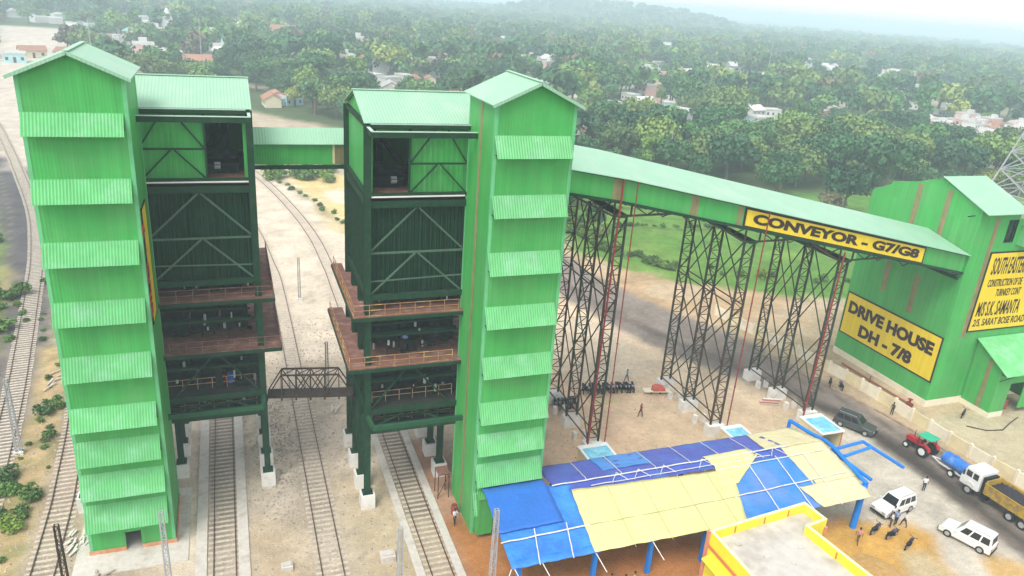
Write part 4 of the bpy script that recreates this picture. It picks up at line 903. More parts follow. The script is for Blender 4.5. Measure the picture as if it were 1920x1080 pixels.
# things lying on the roof slab
for k, (x, y, s_) in enumerate(((35.6,38.3,.3),(36.9,36.4,.25),(38.5,35.2,.2),(37.6,33.0,.45),(40.2,36.6,.2),(36.2,33.6,.3))):
    m = MB(); q = random.Random(k); bmv = [(x+s_*math.cos(a)*q.uniform(.7,1.1), y+s_*math.sin(a)*q.uniform(.7,1.1)) for a in [i*math.pi/3 for i in range(6)]]; m.prism(bmv, 'z', 5.171, 5.171+s_*.5)
    o = m.build('cement_lump', M['conc']); tag(o, 'pale lump of cement lying on the flat roof of the yellow building', 'debris', 'cement lumps on the yellow building roof')

# ------------------------------------------------------------------ small huts with blue roofs
def hut(cx, cy, wx, wy, label):
    t = thing('guard_hut', label, 'hut', (cx, cy, 0), 'small blue-roofed huts behind the shed'); a, b_, c, d = cx-wx/2, cx+wx/2, cy-wy/2, cy+wy/2; h = 2.1
    m = MB(); m.box(a, a+.1, c+.05, d, -.05, h); m.box(b_-.1, b_, c+.05, d, -.05, h); m.box(a+.1, b_-.1, d-.1, d, -.05, h); m.build('wall', M['cream'], t)
    m = MB(); m.box(a, a+.1, c-.05, c+.045, 0, h); m.box(b_-.1, b_, c-.05, c+.045, 0, h); m.build('post', M['worange'], t)
    m = MB(); m.box(a-.08, a+.16, c-.12, d+.1, h+.002, h+.16); m.box(b_-.16, b_+.08, c-.12, d+.1, h+.002, h+.16); m.box(a+.16, b_-.16, c-.12, c+.1, h+.002, h+.16); m.box(a+.16, b_-.16, d-.45, d+.1, h+.002, h+.16)
    m.build('roof_frame', M['white'], t); MB().box(a+.161, b_-.161, c+.101, d-.451, h+.002, h+.10).build('roof_panel', M['skyb'], t)
    m = MB(); m.box(a+.15, b_-.15, cy+.3, cy+.75, 0, .5); m.build('bench', M['wood'], t)
hut(32.7,56.6,3.1,3.0,'blue-roofed hut beside the trestle nearest the stair tower')
hut(49.2,56.3,2.5,3.0,'blue-roofed hut between the middle trestle and the shed roof')
hut(59.8,55.8,2.9,3.6,'blue-roofed hut beside the road, its open front with orange posts')

# ------------------------------------------------------------------ boundary wall
bw = thing('boundary_wall', 'cream panelled boundary wall running between the road and the drive house', 'wall', (74, 60, 0))
WP = resample([(69.4,90),(70.3,84),(72.3,75.5),(73.7,68.4),(74.4,60),(74.45,53),(74.8,46.5),(75.7,40),(76.5,33),(77,28)], 2.6)
for i, (a, b_) in enumerate(zip(WP[:-1], WP[1:])):
    d = (b_-a).normalized()*.14; h = 1.55
    m = MB(); m.beam(a+d+Vector((0,0,h/2-.05)), b_-d+Vector((0,0,h/2-.05)), .14, h+.1); m.build('panel', M['cream'] if i % 2 else M['pale'], bw)
    m = MB(); m.box(a.x-.15, a.x+.15, a.y-.15, a.y+.15, -.1, 1.72); m.build('pilaster', M['pale'], bw)
# red valve pipe on the ground behind the wall and the verge kerb
rp = thing('red_ground_pipe', 'red pipe with a valve lying between the boundary wall and the drive house', 'pipe', (77, 65, .2))
m = MB(); m.cyl((77.0,71,.3), (77.2,59.5,.3), .12, 8); m.cyl((77.1,66,.0), (77.1,66,.9), .1, 8); m.build('pipe_run', M['redoxide'], rp)
m = MB(); m.cyl((77.2,59.9,.3), (77.2,59.2,.3), .3, 10); m.cyl((77.2,59.6,.3), (77.2,59.6,.95), .12, 8); m.cyl((77.2,59.6,.95), (77.2,59.6,1.0), .3, 10); m.build('valve', M['red'], rp)
kb = MB(); KP = resample([(67.8,76),(70.4,67),(72.4,58),(73.2,50),(73.7,43),(74.3,34)], 3)
for a, b_ in zip(KP[:-1], KP[1:]): kb.beam(a+Vector((0,0,.03)), b_+Vector((0,0,.03)), .3, .26)
o = kb.build('road_kerb', mat('brown_kerb', (.33,.24,.16), .95, var=.2, dirt=(.5,.42,.3), dscale=1)); o['kind'] = 'structure'
m = MB(); HP = [(80.4,54.0),(82,52.6),(84.2,52.2),(86.6,53.2),(89,54.0)]
for a, b_ in zip(HP[:-1], HP[1:]): m.cyl((*a, .08), (*b_, .08), .06, 6)
o = m.build('garden_hose', M['black']); tag(o, 'dark hose lying in a curve on the ground in front of the annex', 'hose')
# white and red slatted barricade by the trestle
bc = thing('barricade', 'white and red slatted barricade leaning by the foot of the trestle nearest the drive house', 'barricade', (59.3, 63.7, 0))
for k in range(5): 
    m = MB(); m.beam((58.2,64.4-k*.16,.15+k*.26), (60.4,63.6-k*.16,.15+k*.26), .06, .17); m.build('slat', M['white'] if k % 2 == 0 else mat('faded_red_slat', (.6,.22,.18), .7), bc)
m = MB()
for x in (58.5,60.1): m.beam((x,64.6,.0), (x,63.7,1.45), .07)
m.build('frame', M['steel'], bc)

# ------------------------------------------------------------------ poles
def lattice_pole(x, y, h, label, w0=.42, w1=.26, m_=None, group=None, name='lattice_pole'):
    t = thing(name, label, 'pole', (x, y, 0), group); m_ = m_ or M['steel']; m = MB()
    n = max(5, int(h/.75)); lv = [h*i/n for i in range(n+1)]
    cor = lambda z, i: Vector((x+(-1, 1, 1, -1)[i]*(w0+(w1-w0)*z/h)/2, y+(-1, -1, 1, 1)[i]*(w0+(w1-w0)*z/h)/2, z))
    for i in range(4): m.beam(cor(0, i), cor(h, i), .07)
    m.build('mast', m_, t); m = MB()
    for k, (a, b_) in enumerate(zip(lv[:-1], lv[1:])):
        for i in range(4): m.beam(cor(a, i if k % 2 else (i+1) % 4), cor(b_, (i+1) % 4 if k % 2 else i), .035); m.beam(cor(b_, i), cor(b_, (i+1) % 4), .035)
    m.build('lacing', m_, t); MB().box(x-.4, x+.4, y-.4, y+.4, -.1, .35).build('footing', M['ped'], t)
    return t
lattice_pole(16.75, 42.5, 9.0, 'grey lattice pole standing by the left end of the blue tarpaulin roof')
lattice_pole(9.6, 42.3, 9.0, 'grey lattice pole between the centre track and the right track')
lattice_pole(-6.0, 48.2, 9.0, 'grey lattice pole in front of the left stair tower')
lattice_pole(-12.4, 48.4, 9.0, 'dark rusty lattice pole left of the paved terrace', m_=M['truss'])
lattice_pole(8.85, 78.1, 6.6, 'grey lattice pole behind the truss footbridge', .35, .25, mat('dull_pole_steel', (.25,.25,.24), .6))
lattice_pole(8.4, 107, 6.6, 'small grey lattice pole further back between the silos', .35, .25, mat('dull_pole_steel', (.25,.25,.24), .6))
lattice_pole(-20.6, 73.0, 8, 'white lattice pole beside the sleepered track at far left', .5, .25)
# transmission tower behind the drive house
tt = thing('transmission_tower', 'white steel lattice transmission tower behind the drive house', 'pylon', (122.7, 85, 0))
m = MB(); lv = [0,6,11,15.5,19.5,23,26,28.5,31,33.5,36]; hw = lambda z: 7.0*(1-z/36)+.8
for i in range(4):
    sx, sy = (-1,1,1,-1)[i], (-1,-1,1,1)[i]; m.beam((122.7+sx*hw(0), 85+sy*hw(0), 0), (122.7+sx*hw(36), 85+sy*hw(36), 36), .2)
m.build('tower_leg', M['steel'], tt); m = MB()
for k, (a, b_) in enumerate(zip(lv[:-1], lv[1:])):
    for i in range(4):
        j = (i+1) % 4; sx, sy, tx, ty = (-1,1,1,-1)[i], (-1,-1,1,1)[i], (-1,1,1,-1)[j], (-1,-1,1,1)[j]; A_ = lambda z: (122.7+sx*hw(z), 85+sy*hw(z), z); B_ = lambda z: (122.7+tx*hw(z), 85+ty*hw(z), z)
        m.beam(A_(a), B_(b_), .14); m.beam(B_(a), A_(b_), .14); m.beam(A_(b_), B_(b_), .12)
m.build('lacing', M['steel'], tt); m = MB()
for z in (29, 33): 
    for s_ in (-1, 1): m.beam((122.7,85,z+1.2), (122.7+s_*6,85,z), .14); m.beam((122.7,85,z), (122.7+s_*6,85,z), .14)
m.build('cross_arm', M['steel'], tt)
# thin far masts
for (x, y, h, lab) in ((-9,372,26,'thin pale mast rising from the trees behind the left silo'),(339,431,30,'thin pale mast in the hazy trees left of the far town'),(-60,430,20,'thin pale mast by the far road at top left'),(118,186,12,'short slanting grey pole by the edge of the trees behind the conveyor'),(620,760,34,'thin mast on the hazy horizon at right')):
    t = thing('radio_mast', lab, 'mast', (x, y, 0)); m = MB(); m.cyl((x,y,0), (x,y,h), .22, 6, r2=.08); m.build('mast_tube', M['steel'], t); m = MB()
    for k in range(3): m.beam((x-.7,y,h-1-k*1.4), (x+.7,y,h-1-k*1.4), .08)
    m.build('antenna_arm', M['steel'], t)

# ------------------------------------------------------------------ vehicles (built at the origin, nose towards +y)
def wheel_at(t, x, y, r, w, rim=None, rz=0):
    m = MB(); m.cyl((x-w/2, y, r), (x+w/2, y, r), r, 20); o = bevel(m.build('wheel', M['tyre'], t), .03, 2); s_ = 1 if x > 0 else -1
    m = MB(); m.cyl((x+s_*(w/2-.01), y, r), (x+s_*(w/2+.015), y, r), r*.58, 14); m.build('rim', rim or M['chrome'], o); return o
def place(t, x, y, heading, z=0): t.location = (x, y, z); t.rotation_euler = (0, 0, heading)
def suv(label, body, x, y, hd, L=4.5, W=1.8, H=1.85, group=None):
    t = thing('suv', label, 'car', (0,0,0), group); h = L/2
    m = MB(); prof = [(-h,.35),(-h+.02,.95),(-h+.06,1.02),(h-1.35,1.04),(h-.25,.92),(h-.03,.75),(h,.42),(h-.05,.3),(-h+.1,.3)]
    m.prism(prof, 'x', -W/2, W/2); b_ = bevel(m.build('body', body, t), .07, 3)
    # greenhouse: tapered
    m = MB(); z0, z1 = 1.02, H; yb0, yb1, yf0, yf1 = -h+.08, -h+.22, h-1.3, h-1.95; w0, w1 = W/2-.03, W/2-.2
    m.add([(-w0,yb0,z0),(w0,yb0,z0),(w0,yf0,z0),(-w0,yf0,z0),(-w1,yb1,z1),(w1,yb1,z1),(w1,yf1,z1),(-w1,yf1,z1)], [(0,1,2,3)[::-1],(4,5,6,7),(0,1,5,4),(1,2,6,5),(2,3,7,6),(3,0,4,7)])
    bevel(m.build('cabin', body, t), .06, 3)
    def lerp3(a, b_, t_): return tuple(a[i]+(b_[i]-a[i])*t_ for i in range(3))
    def pane(c4, u0, u1, v0, v1, name='window'):
        P_ = []
        for (u, v) in ((u0,v0),(u1,v0),(u1,v1),(u0,v1)): P_.append(Vector(lerp3(lerp3(c4[0], c4[1], u), lerp3(c4[3], c4[2], u), v)))
        n_ = (P_[1]-P_[0]).cross(P_[3]-P_[0]).normalized()*.012; mm = MB(); mm.add([p+n_ for p in P_]+[p-n_ for p in P_], [(0,1,2,3),(7,6,5,4),(0,4,5,1),(1,5,6,2),(2,6,7,3),(3,7,4,0)]); mm.build(name, M['glass'], t)
    for s_ in (-1, 1):
        c4 = [(s_*w0,yb0,z0),(s_*w0,yf0,z0),(s_*w1,yf1,z1),(s_*w1,yb1,z1)]
        for (u0, u1) in ((.06,.30),(.35,.60),(.65,.88)): pane(c4, u0, u1, .14, .80)
    pane([(-w0,yf0,z0),(w0,yf0,z0),(w1,yf1,z1),(-w1,yf1,z1)], .08, .92, .12, .88, 'windscreen'); pane([(-w0,yb0,z0),(w0,yb0,z0),(w1,yb1,z1),(-w1,yb1,z1)], .1, .9, .2, .85, 'rear_window')
    for sx in (-1, 1):
        for yy in (-h+.85, h-.85): wheel_at(t, sx*(W/2-.1), yy, .37, .24)
        m = MB(); m.box(sx*(W/2-.5), sx*(W/2-.14), h-.035, h+.02, .62, .8); m.build('headlight', M['chrome'], t)
        m = MB(); m.box(sx*(W/2-.25), sx*(W/2-.08), -h-.02, -h+.03, .6, .95); m.build('tail_light', M['redV'], t)
        m = MB(); m.box(sx*(W/2+.0), sx*(W/2+.16), h-1.55, h-1.42, 1.02, 1.18); m.build('mirror', body, t)
    m = MB(); m.box(-W/2+.1, W/2-.1, h-.02, h+.06, .32, .5); m.box(-W/2+.1, W/2-.1, -h-.06, -h+.02, .32, .5); m.build('bumper', M['dark'], t)
    m = MB()
    for sx in (-1, 1): m.beam((sx*(w1-.1), yb1+.2, H+.06), (sx*(w1-.1), yf1-.2, H+.06), .04)
    m.build('roof_rail', M['chrome'], t)
    place(t, x, y, hd); return t
carW = mat('white_car_paint', (.74,.74,.73), .28, spec=.6, var=.04, dirt=(.62,.58,.5), dscale=1.6, dlo=.5, dhi=.8)
suv('white suv parked with people standing in front of it', carW, 58.35, 43.6, R(98), H=1.85)
suv('white suv standing alone nearest the bottom right corner', carW, 61.7, 38.1, R(20), L=4.5, H=1.92)
suv('dark grey suv driving past the blue-roofed hut by the road', M['grayV'], 66.1, 56.9, R(208), L=4.5, H=1.8)
# tractor
t = thing('tractor', 'red farm tractor with a green canopy on the road', 'tractor', (0,0,0))
m = MB(); m.prism([(.1,.75),(.1,1.35),(1.75,1.28),(1.95,1.15),(1.95,.75)], 'x', -.33, .33); bevel(m.build('bonnet', M['redV'], t), .06, 2)
m = MB(); m.box(-.28, .28, -1.0, 1.8, .45, .75); m.box(-.9, .9, -.85, -.55, .5, .7); m.box(-.65, .65, 1.35, 1.5, .4, .52); m.build('chassis', M['dark'], t)
for s_ in (-1, 1):
    m = MB(); m.prism([(-1.35,.9),(-1.2,1.3),(-.7,1.5),(-.2,1.3),(-.1,.95),(-.25,1.2),(-.7,1.4),(-1.15,1.2)], 'x', s_*.55, s_*1.0); m.build('mudguard', M['redV'], t)
    wheel_at(t, s_*.85, -.65, .68, .38, M['white']); wheel_at(t, s_*.72, 1.42, .38, .22, M['white'])
m = MB(); m.box(-.25, .25, -.9, -.5, .95, 1.05); m.box(-.25, .25, -.95, -.88, 1.05, 1.4); m.build('seat', M['dark'], t)
m = MB(); m.cyl((0,.15,1.3), (0,-.1,1.5), .03, 6); m.cyl((0,-.1,1.5), (0,-.12,1.53), .2, 12); m.build('steering_wheel', M['dark'], t)
m = MB()
for sx in (-.6, .6):
    for yy in (-1.0, .25): m.beam((sx,yy,1.1), (sx,yy,2.2), .05)
m.build('canopy_post', M['dark'], t); m = MB(); m.slab([(-.8,-1.25,2.3),(.8,-1.25,2.3),(.8,.45,2.25),(-.8,.45,2.25)], .1); bevel(m.build('canopy', M['tealV'], t), .04, 2)
m = MB(); m.cyl((.2,1.3,1.3), (.2,1.3,2.0), .04, 8); m.build('exhaust', M['dark'], t); place(t, 70.0, 51.0, R(6))
t = thing('water_tanker', 'blue water tank trailer behind the red tractor', 'trailer', (0,0,0))
m = MB(); m.cyl((0,-1.55,1.35), (0,1.55,1.35), .68, 24); bevel(m.build('tank', M['blueV'], t), .08, 2); m = MB()
for yy in (-1.1,0,1.1): m.cyl((0,yy-.04,1.35), (0,yy+.04,1.35), .70, 24)
m.cyl((0,.3,2.0), (0,.3,2.16), .25, 12); m.build('tank_band', M['blueV'], t)
m = MB(); m.beam((-.5,-1.8,.6), (-.5,1.6,.6), .1, .16); m.beam((.5,-1.8,.6), (.5,1.6,.6), .1, .16); m.beam((-.5,1.6,.6), (0,2.9,.5), .1); m.beam((.5,1.6,.6), (0,2.9,.5), .1); m.box(-.75, .75, -.2, -.05, .42, .55); m.build('chassis', M['white'], t)
for s_ in (-1, 1): wheel_at(t, s_*.8, -.1, .42, .24, M['white'])
m = MB(); m.cyl((.3,-1.9,.75), (.3,-1.9,1.15), .25, 12); m.build('pump', M['white'], t); place(t, 70.0, 46.6, R(2))
# tipper truck
t = thing('tipper_truck', 'white-cabbed tipper truck with a yellow body full of coal', 'truck', (0,0,0))
m = MB(); m.prism([(2.1,.75),(2.0,1.3),(1.95,1.75),(2.0,1.9),(3.75,1.9),(3.9,1.4),(3.95,.75)][:0] or [(1.9,.8),(1.9,2.95),(3.55,2.95),(3.85,1.9),(3.98,1.7),(4.0,.8)], 'x', -1.2, 1.2); bevel(m.build('cab', carW, t), .12, 3)
def win(x0, x1, y0, y1, z0, z1, nm='window'): MB().box(x0, x1, y0, y1, z0, z1).build(nm, M['glass'], t)
for s_ in (-1, 1): win(s_*1.195, s_*1.215, 2.15, 2.7, 1.95, 2.6); win(s_*1.195, s_*1.215, 2.85, 3.45, 1.95, 2.6)
m = MB(); m.add([(-1.05,3.845,1.98),(1.05,3.845,1.98),(1.05,3.6,2.78),(-1.05,3.6,2.78),(-1.05,3.87,1.98),(1.05,3.87,1.98),(1.05,3.625,2.78),(-1.05,3.625,2.78)], [(0,1,2,3),(7,6,5,4),(0,4,5,1),(1,5,6,2),(2,6,7,3),(3,7,4,0)]); m.build('windscreen', M['glass'], t)
for s_ in (-1, 1):
    MB().cyl((s_*.85,4.0,1.1), (s_*.85,4.05,1.1), .15, 12).build('headlight', M['chrome'], t)
    MB().box(s_*1.22, s_*1.4, 3.6, 3.68, 1.9, 2.4).build('mirror', M['dark'], t)
    m = MB(); m.prism([(2.3,.85),(2.35,1.3),(2.6,1.5),(3.1,1.5),(3.4,1.3),(3.5,.85),(3.3,1.2),(3.05,1.38),(2.65,1.38),(2.45,1.2)], 'x', s_*1.0, s_*1.25); m.build('mudguard', carW, t)
m = MB(); m.beam((-.4,-4,.85), (-.4,2.2,.85), .14, .25); m.beam((.4,-4,.85), (.4,2.2,.85), .14, .25); m.box(-1.1, -.5, .9, 1.6, .5, .95); m.box(.5, 1.1, .9, 1.6, .5, .95); m.box(-.9, .9, 1.5, 1.85, 1.0, 2.6); m.build('chassis', M['dark'], t)
m = MB(); W2, y0, y1, z0, z1 = 1.22, -4.2, 1.35, 1.15, 2.3
m.box(-W2, W2, y0, y1, z0, z0+.1); m.box(-W2, -W2+.07, y0, y1, z0+.1, z1); m.box(W2-.07, W2, y0, y1, z0+.1, z1); m.box(-W2+.07, W2-.07, y1-.07, y1, z0+.1, z1+.25); m.box(-W2+.07, W2-.07, y0, y0+.07, z0+.1, z1)
tb = m.build('tipper_body', M['yelV'], t); m = MB()
for s_ in (-1, 1):
    for k in range(7): yy = y0+.3+k*.82; m.box(s_*W2, s_*(W2+.08), yy, yy+.1, z0, z1)
    m.box(s_*W2, s_*(W2+.09), y0, y1, z1-.02, z1+.06)
m.build('body_rib', M['yelV'], tb)
m = MB(); n1, n2 = 8, 16; vs = []
for j in range(n2+1):
    for i in range(n1+1):
        u, v = i/n1, j/n2; e = (1-(2*u-1)**4)*(1-(2*v-1)**4); vs.append((-1.13+2.26*u, y0+.1+(y1-y0-.2)*v, 1.95+.45*e+.07*math.sin(i*2.7+j*1.9)))
m.add(vs, [(j*(n1+1)+i, j*(n1+1)+i+1, (j+1)*(n1+1)+i+1, (j+1)*(n1+1)+i) for j in range(n2) for i in range(n1)]); m.build('coal_load', M['coal'], tb, smooth=True)
for s_ in (-1, 1):
    for yy in (2.9,-1.6,-2.9): wheel_at(t, s_*1.05, yy, .5, .3, M['steel'])
place(t, 69.6, 40.9, R(2))
# red-covered handcart
t = thing('handcart', 'low cart with a red-covered load on the yard near the middle trestle', 'cart', (0,0,0))
m = MB(); m.box(-1.7, 1.7, -.5, .5, .45, .55); m.beam((1.7,-.3,.5), (2.8,-.2,.4), .06); m.beam((1.7,.3,.5), (2.8,.2,.4), .06); m.build('deck', M['pale'], t)
m = MB(); m.prism([(-.6,.56),(-.5,1.0),(-.1,1.15),(.4,1.1),(.9,.95),(1.0,.56)], 'y', -.5, .5); bevel(m.build('covered_load', mat('red_cloth', (.52,.12,.09), .9, var=.2), t), .1, 2)
for s_ in (-1, 1): wheel_at(t, s_*.0-.1+s_*.55, 0, .32, .08)
place(t, 47.1, 69.6, R(-12))
# motorcycles
def motorcycle():
    t = thing('motorcycle', '', 'motorcycle', (0,0,0))
    for yy in (-.62, .64):
        m = MB(); m.cyl((-.05,yy,.3), (.05,yy,.3), .3, 16); w1 = bevel(m.build('wheel', M['tyre'], t), .02, 1); m = MB(); m.cyl((-.06,yy,.3), (.06,yy,.3), .17, 10); m.build('rim', M['chrome'], w1)
    m = MB(); m.beam((0,-.62,.32), (0,0,.45), .08); m.beam((0,0,.45), (0,.4,.9), .07); m.box(-.14, .14, -.2, .2, .25, .58); m.build('frame', M['dark'], t)
    m = MB(); m.prism([(-.05,.62),(-.02,.85),(.3,.92),(.42,.8),(.38,.62)], 'x', -.13, .13); tk = bevel(m.build('fuel_tank', mat('dark_blue_tank_paint', (.06,.05,.13), .35, rand=.6), t), .04, 2)
    m = MB(); m.prism([(-.78,.72),(-.78,.82),(-.4,.78),(-.02,.76),(0,.66),(-.4,.66)], 'x', -.12, .12); bevel(m.build('seat', M['dark'], t), .03, 2)
    m = MB(); m.cyl((0,.64,.32), (0,.42,.98), .035, 6); m.build('fork', M['chrome'], t)
    m = MB(); m.cyl((-.34,.34,1.02), (.34,.34,1.02), .02, 6); m.cyl((-.3,.34,1.02), (-.36,.3,1.2), .015, 5); m.cyl((.3,.34,1.02), (.36,.3,1.2), .015, 5); m.build('handlebar', M['dark'], t)
    m = MB(); m.cyl((0,.48,.88), (0,.58,.88), .09, 10); m.build('headlight', M['chrome'], t)
    m = MB(); m.cyl((.14,-.7,.3), (.14,.0,.26), .04, 6); m.build('exhaust', M['chrome'], t)
    m = MB(); m.prism([(.36,.55),(.5,.64),(.78,.64),(.94,.5),(.78,.68),(.5,.68)], 'x', -.06, .06); m.prism([(-.95,.5),(-.8,.7),(-.5,.68),(-.5,.64),(-.8,.64)], 'x', -.07, .07); m.build('mudguard', M['dark'], t)
    return t
mc = motorcycle(); first = True
def bike(x, y, hd, label, group=None):
    global first
    t = mc if first else copy_tree(mc); first = False
    t.location = (x, y, 0); t.rotation_euler = (0, R(rnd.uniform(4, 10)), hd); t['label'] = label
    if group: t['group'] = group
    elif 'group' in t: del t['group']
    return t
bike(54.0,41.4,R(-72),'motorcycle on the orange soil nearest the blue corner post')
bike(55.0,40.4,R(-80),'motorcycle on the orange soil behind the standing group of men')
bike(55.5,38.9,R(-68),'motorcycle on the orange soil nearest the bottom edge')
for k in range(16): bike(38.4+k*.42, 72.0-.06*k+rnd.uniform(-.1, .1), R(180+rnd.uniform(-22, 22)), 'motorcycle parked in the long row behind the trestle nearest the stair tower', 'motorcycles parked in a row in the yard')
for k in range(6): bike(33.6+k*.5, 69.3+rnd.uniform(-.15, .15), R(175+rnd.uniform(-15, 15)), 'motorcycle in the short cluster among the trestle legs', 'motorcycles among the trestle legs')
bike(58.3,51.4,R(-60),'motorcycle lying in the sun beside the open front of the roadside hut'); bike(71.0,66.6,R(-40),'motorcycle at the road edge beside the boundary wall below the drive house sign'); bike(71.7,65.4,R(-30),'second motorcycle at the road edge, the nearer one of the pair')
bike(82.0,56.0,R(-60),'motorcycle parked by the annex on the pale yard')

# ------------------------------------------------------------------ people
def person(pose, shirt, pants, label, x, y, hd, group=None, hat=None, z=0):
    t = thing('person', label, 'person', (0,0,0), group)
    V = []; E_ = []; Rr = []; 
    def v(p, r, par=None):
        V.append(p); Rr.append(r)
        if par is not None: E_.append((par, len(V)-1))
        return len(V)-1
    sit = pose == 'sit'; zo = -.42 if sit else 0
    pel = v((0,0,.95+zo), .13); wa = v((0,0,1.12+zo), .12, pel); ch = v((0,.01,1.32+zo), .14, wa); nk = v((0,0,1.47+zo), .055, ch); hd0 = v((0,.02,1.57+zo), .085, nk); v((0,.03,1.67+zo), .085, hd0)
    st = {'stand': .05, 'walk': .26, 'sit': 0, 'bend': .1}[pose]
    for s_ in (-1, 1):
        hip = v((s_*.09,0,.9+zo), .095, pel)
        if sit: kn = v((s_*.14,.42,.5), .065, hip); an = v((s_*.13,.35,.09), .045, kn); v((s_*.14,.5,.04), .035, an)
        else: kn = v((s_*.1,s_*st*.6+.03,.5), .065, hip); an = v((s_*.1,s_*st,.09), .042, kn); v((s_*.12,s_*st+.14,.04), .035, an)
        shd = v((s_*.18,0,1.4+zo), .058, ch); 
        arm = {'stand': (.04,.1), 'walk': (-s_*.14,-s_*.12), 'sit': (.16,.36), 'bend': (.18,.4)}[pose]
        el = v((s_*.25,arm[0],1.13+zo), .042, shd); wr = v((s_*.24,arm[1],.90+zo+(.12 if sit or pose == 'bend' else 0)), .03, el)
        pz = V[wr]; pm = v((pz[0],pz[1]+.03,pz[2]-.06), .034, wr)
        for k, (dx, ln) in enumerate(((-.028,.07),(-.010,.085),(.010,.08),(.028,.06))): v((pz[0]+dx*.5,pz[1]+.03+dx,pz[2]-.06-ln), .009, pm)
        v((pz[0]-s_*.035,pz[1]+.06,pz[2]-.09), .010, pm)
    me = bpy.data.meshes.new('body'); me.from_pydata(V, E_, []); o = bpy.data.objects.new('body', me); COL.objects.link(o)
    sk = o.modifiers.new('s', 'SKIN'); sk.use_smooth_shade = True; o.modifiers.new('b', 'SUBSURF').levels = 1
    for i, r_ in enumerate(Rr): me.skin_vertices[0].data[i].radius = (r_, r_)
    me.skin_vertices[0].data[0].use_root = True
    dg = bpy.context.evaluated_depsgraph_get(); m2 = bpy.data.meshes.new_from_object(o.evaluated_get(dg)); o.modifiers.clear(); o.data = m2; bpy.data.meshes.remove(me)
    m2.materials.clear()
    for k in (M['skin'], shirt, pants, M['dark']): m2.materials.append(k)
    for p in m2.polygons:
        c = p.center; r_ = abs(c.x); zz = c.z-zo
        if (not sit and c.z < .1) or (sit and c.z < .1 and c.y > .2): p.material_index = 3
        elif zz > 1.46: p.material_index = 0
        elif r_ > .2 and zz < 1.22: p.material_index = 0
        elif zz > .98 or (r_ > .16 and zz > 1.2): p.material_index = 1
        elif sit and r_ > .2 and c.z > .55: p.material_index = 0
        else: p.material_index = 2
    o.parent = t
    m = MB(); bm = bmesh.new(); bmesh.ops.create_uvsphere(bm, u_segments=10, v_segments=8, radius=.103)
    for q in bm.verts: q.co.z *= 1.1
    kill = [q for q in bm.verts if q.co.z < -.01 and q.co.y > -.02 or q.co.z < -.07]; bmesh.ops.delete(bm, geom=kill, context='VERTS')
    for q in bm.verts: q.co += Vector((0,.012,1.665+zo))
    hm = bpy.data.meshes.new('hair'); bm.to_mesh(hm); bm.free(); hm.materials.append(hat or M['hair']); ho = bpy.data.objects.new('hair' if hat is None else 'cap', hm); COL.objects.link(ho); ho.parent = t
    m = MB(); zf = 1.635+zo
    for s_ in (-1, 1): m.box(s_*.022, s_*.046, .098, .108, zf, zf+.014)
    m.build('eyes', M['dark'], t); m = MB(); m.add([(-.014,.1,zf-.04),(.014,.1,zf-.04),(0,.1,zf+.005),(0,.128,zf-.036)], [(0,1,3),(1,2,3),(2,0,3),(0,2,1)]); m.build('nose', M['skin'], t); MB().box(-.025, .025, .095, .104, zf-.072, zf-.062).build('mouth', mat('lip', (.2,.07,.05), .6), t)
    place(t, x, y, hd, z); return t
person('stand', M['shirtW'], M['pantD'], 'person in a pale shirt and dark trousers standing alone on the grey parking area', 64.2, 45.3, R(150))
person('walk', M['shirtP'], M['pantB'], 'person in a pink shirt walking on the orange soil by the yellow building', 51.2, 40.6, R(160))
person('stand', M['shirtW'], M['pantB'], 'leftmost of the group standing before the white car, in white with brown trousers', 56.1, 41.6, R(30))
person('stand', M['shirtB'], M['pantD'], 'man in light blue at the middle of the group before the white car', 56.8, 41.7, R(-20))
person('walk', M['shirtW'], M['pantD'], 'man in white with dark trousers at the right of the group before the white car', 57.4, 41.3, R(60))
person('stand', M['shirtW'], M['shirtB'], 'man in white shirt and blue trousers closest to the door of the white car', 57.0, 42.3, R(170))
person('walk', M['shirtR'], M['black'], 'person in dark clothes walking across the open yard right of the first trestle', 42.4, 65.1, R(100))
person('stand', mat('dark_green_shirt', (.05,.09,.05), .9), M['pantD'], 'person in dark green standing against the boundary wall by the road', 73.2, 58.4, R(90))
person('bend', M['shirtW'], M['pantD'], 'worker in white standing on the red terrace at the foot of the right tower', 16.7, 52.4, R(200))
person('stand', M['shirtY'], M['pantD'], 'person in khaki standing at the back corner of the hut by the road', 62.6, 56.9, R(-30))
for k, (x, y, p, s_, l) in enumerate(((24.3,43.3,'sit',M['shirtR'],'person in maroon sitting under the front edge of the tarpaulin roof, left'),(27.6,42.2,'stand',M['shirtB'],'person in blue standing under the front edge of the tarpaulin roof'),(28.5,42.3,'stand',M['shirtY'],'person in khaki under the front edge of the tarpaulin roof, right of the two together'),(26.8,43.0,'sit',M['shirtW'],'person in white sitting under the front edge of the tarpaulin roof behind the pair'))):
    person(p, s_, M['pantB'], l, x, y-1.2, R(180+20*k))
person('stand', M['shirtB'], M['pantD'], 'worker in blue behind the railing on the lower deck of the right silo', 13.4, 58.9, R(150), z=14.35)
person('walk', M['shirtB'], M['pantB'], 'last figure standing at the back of the motorcycle row', 44.9, 73.2, R(100))
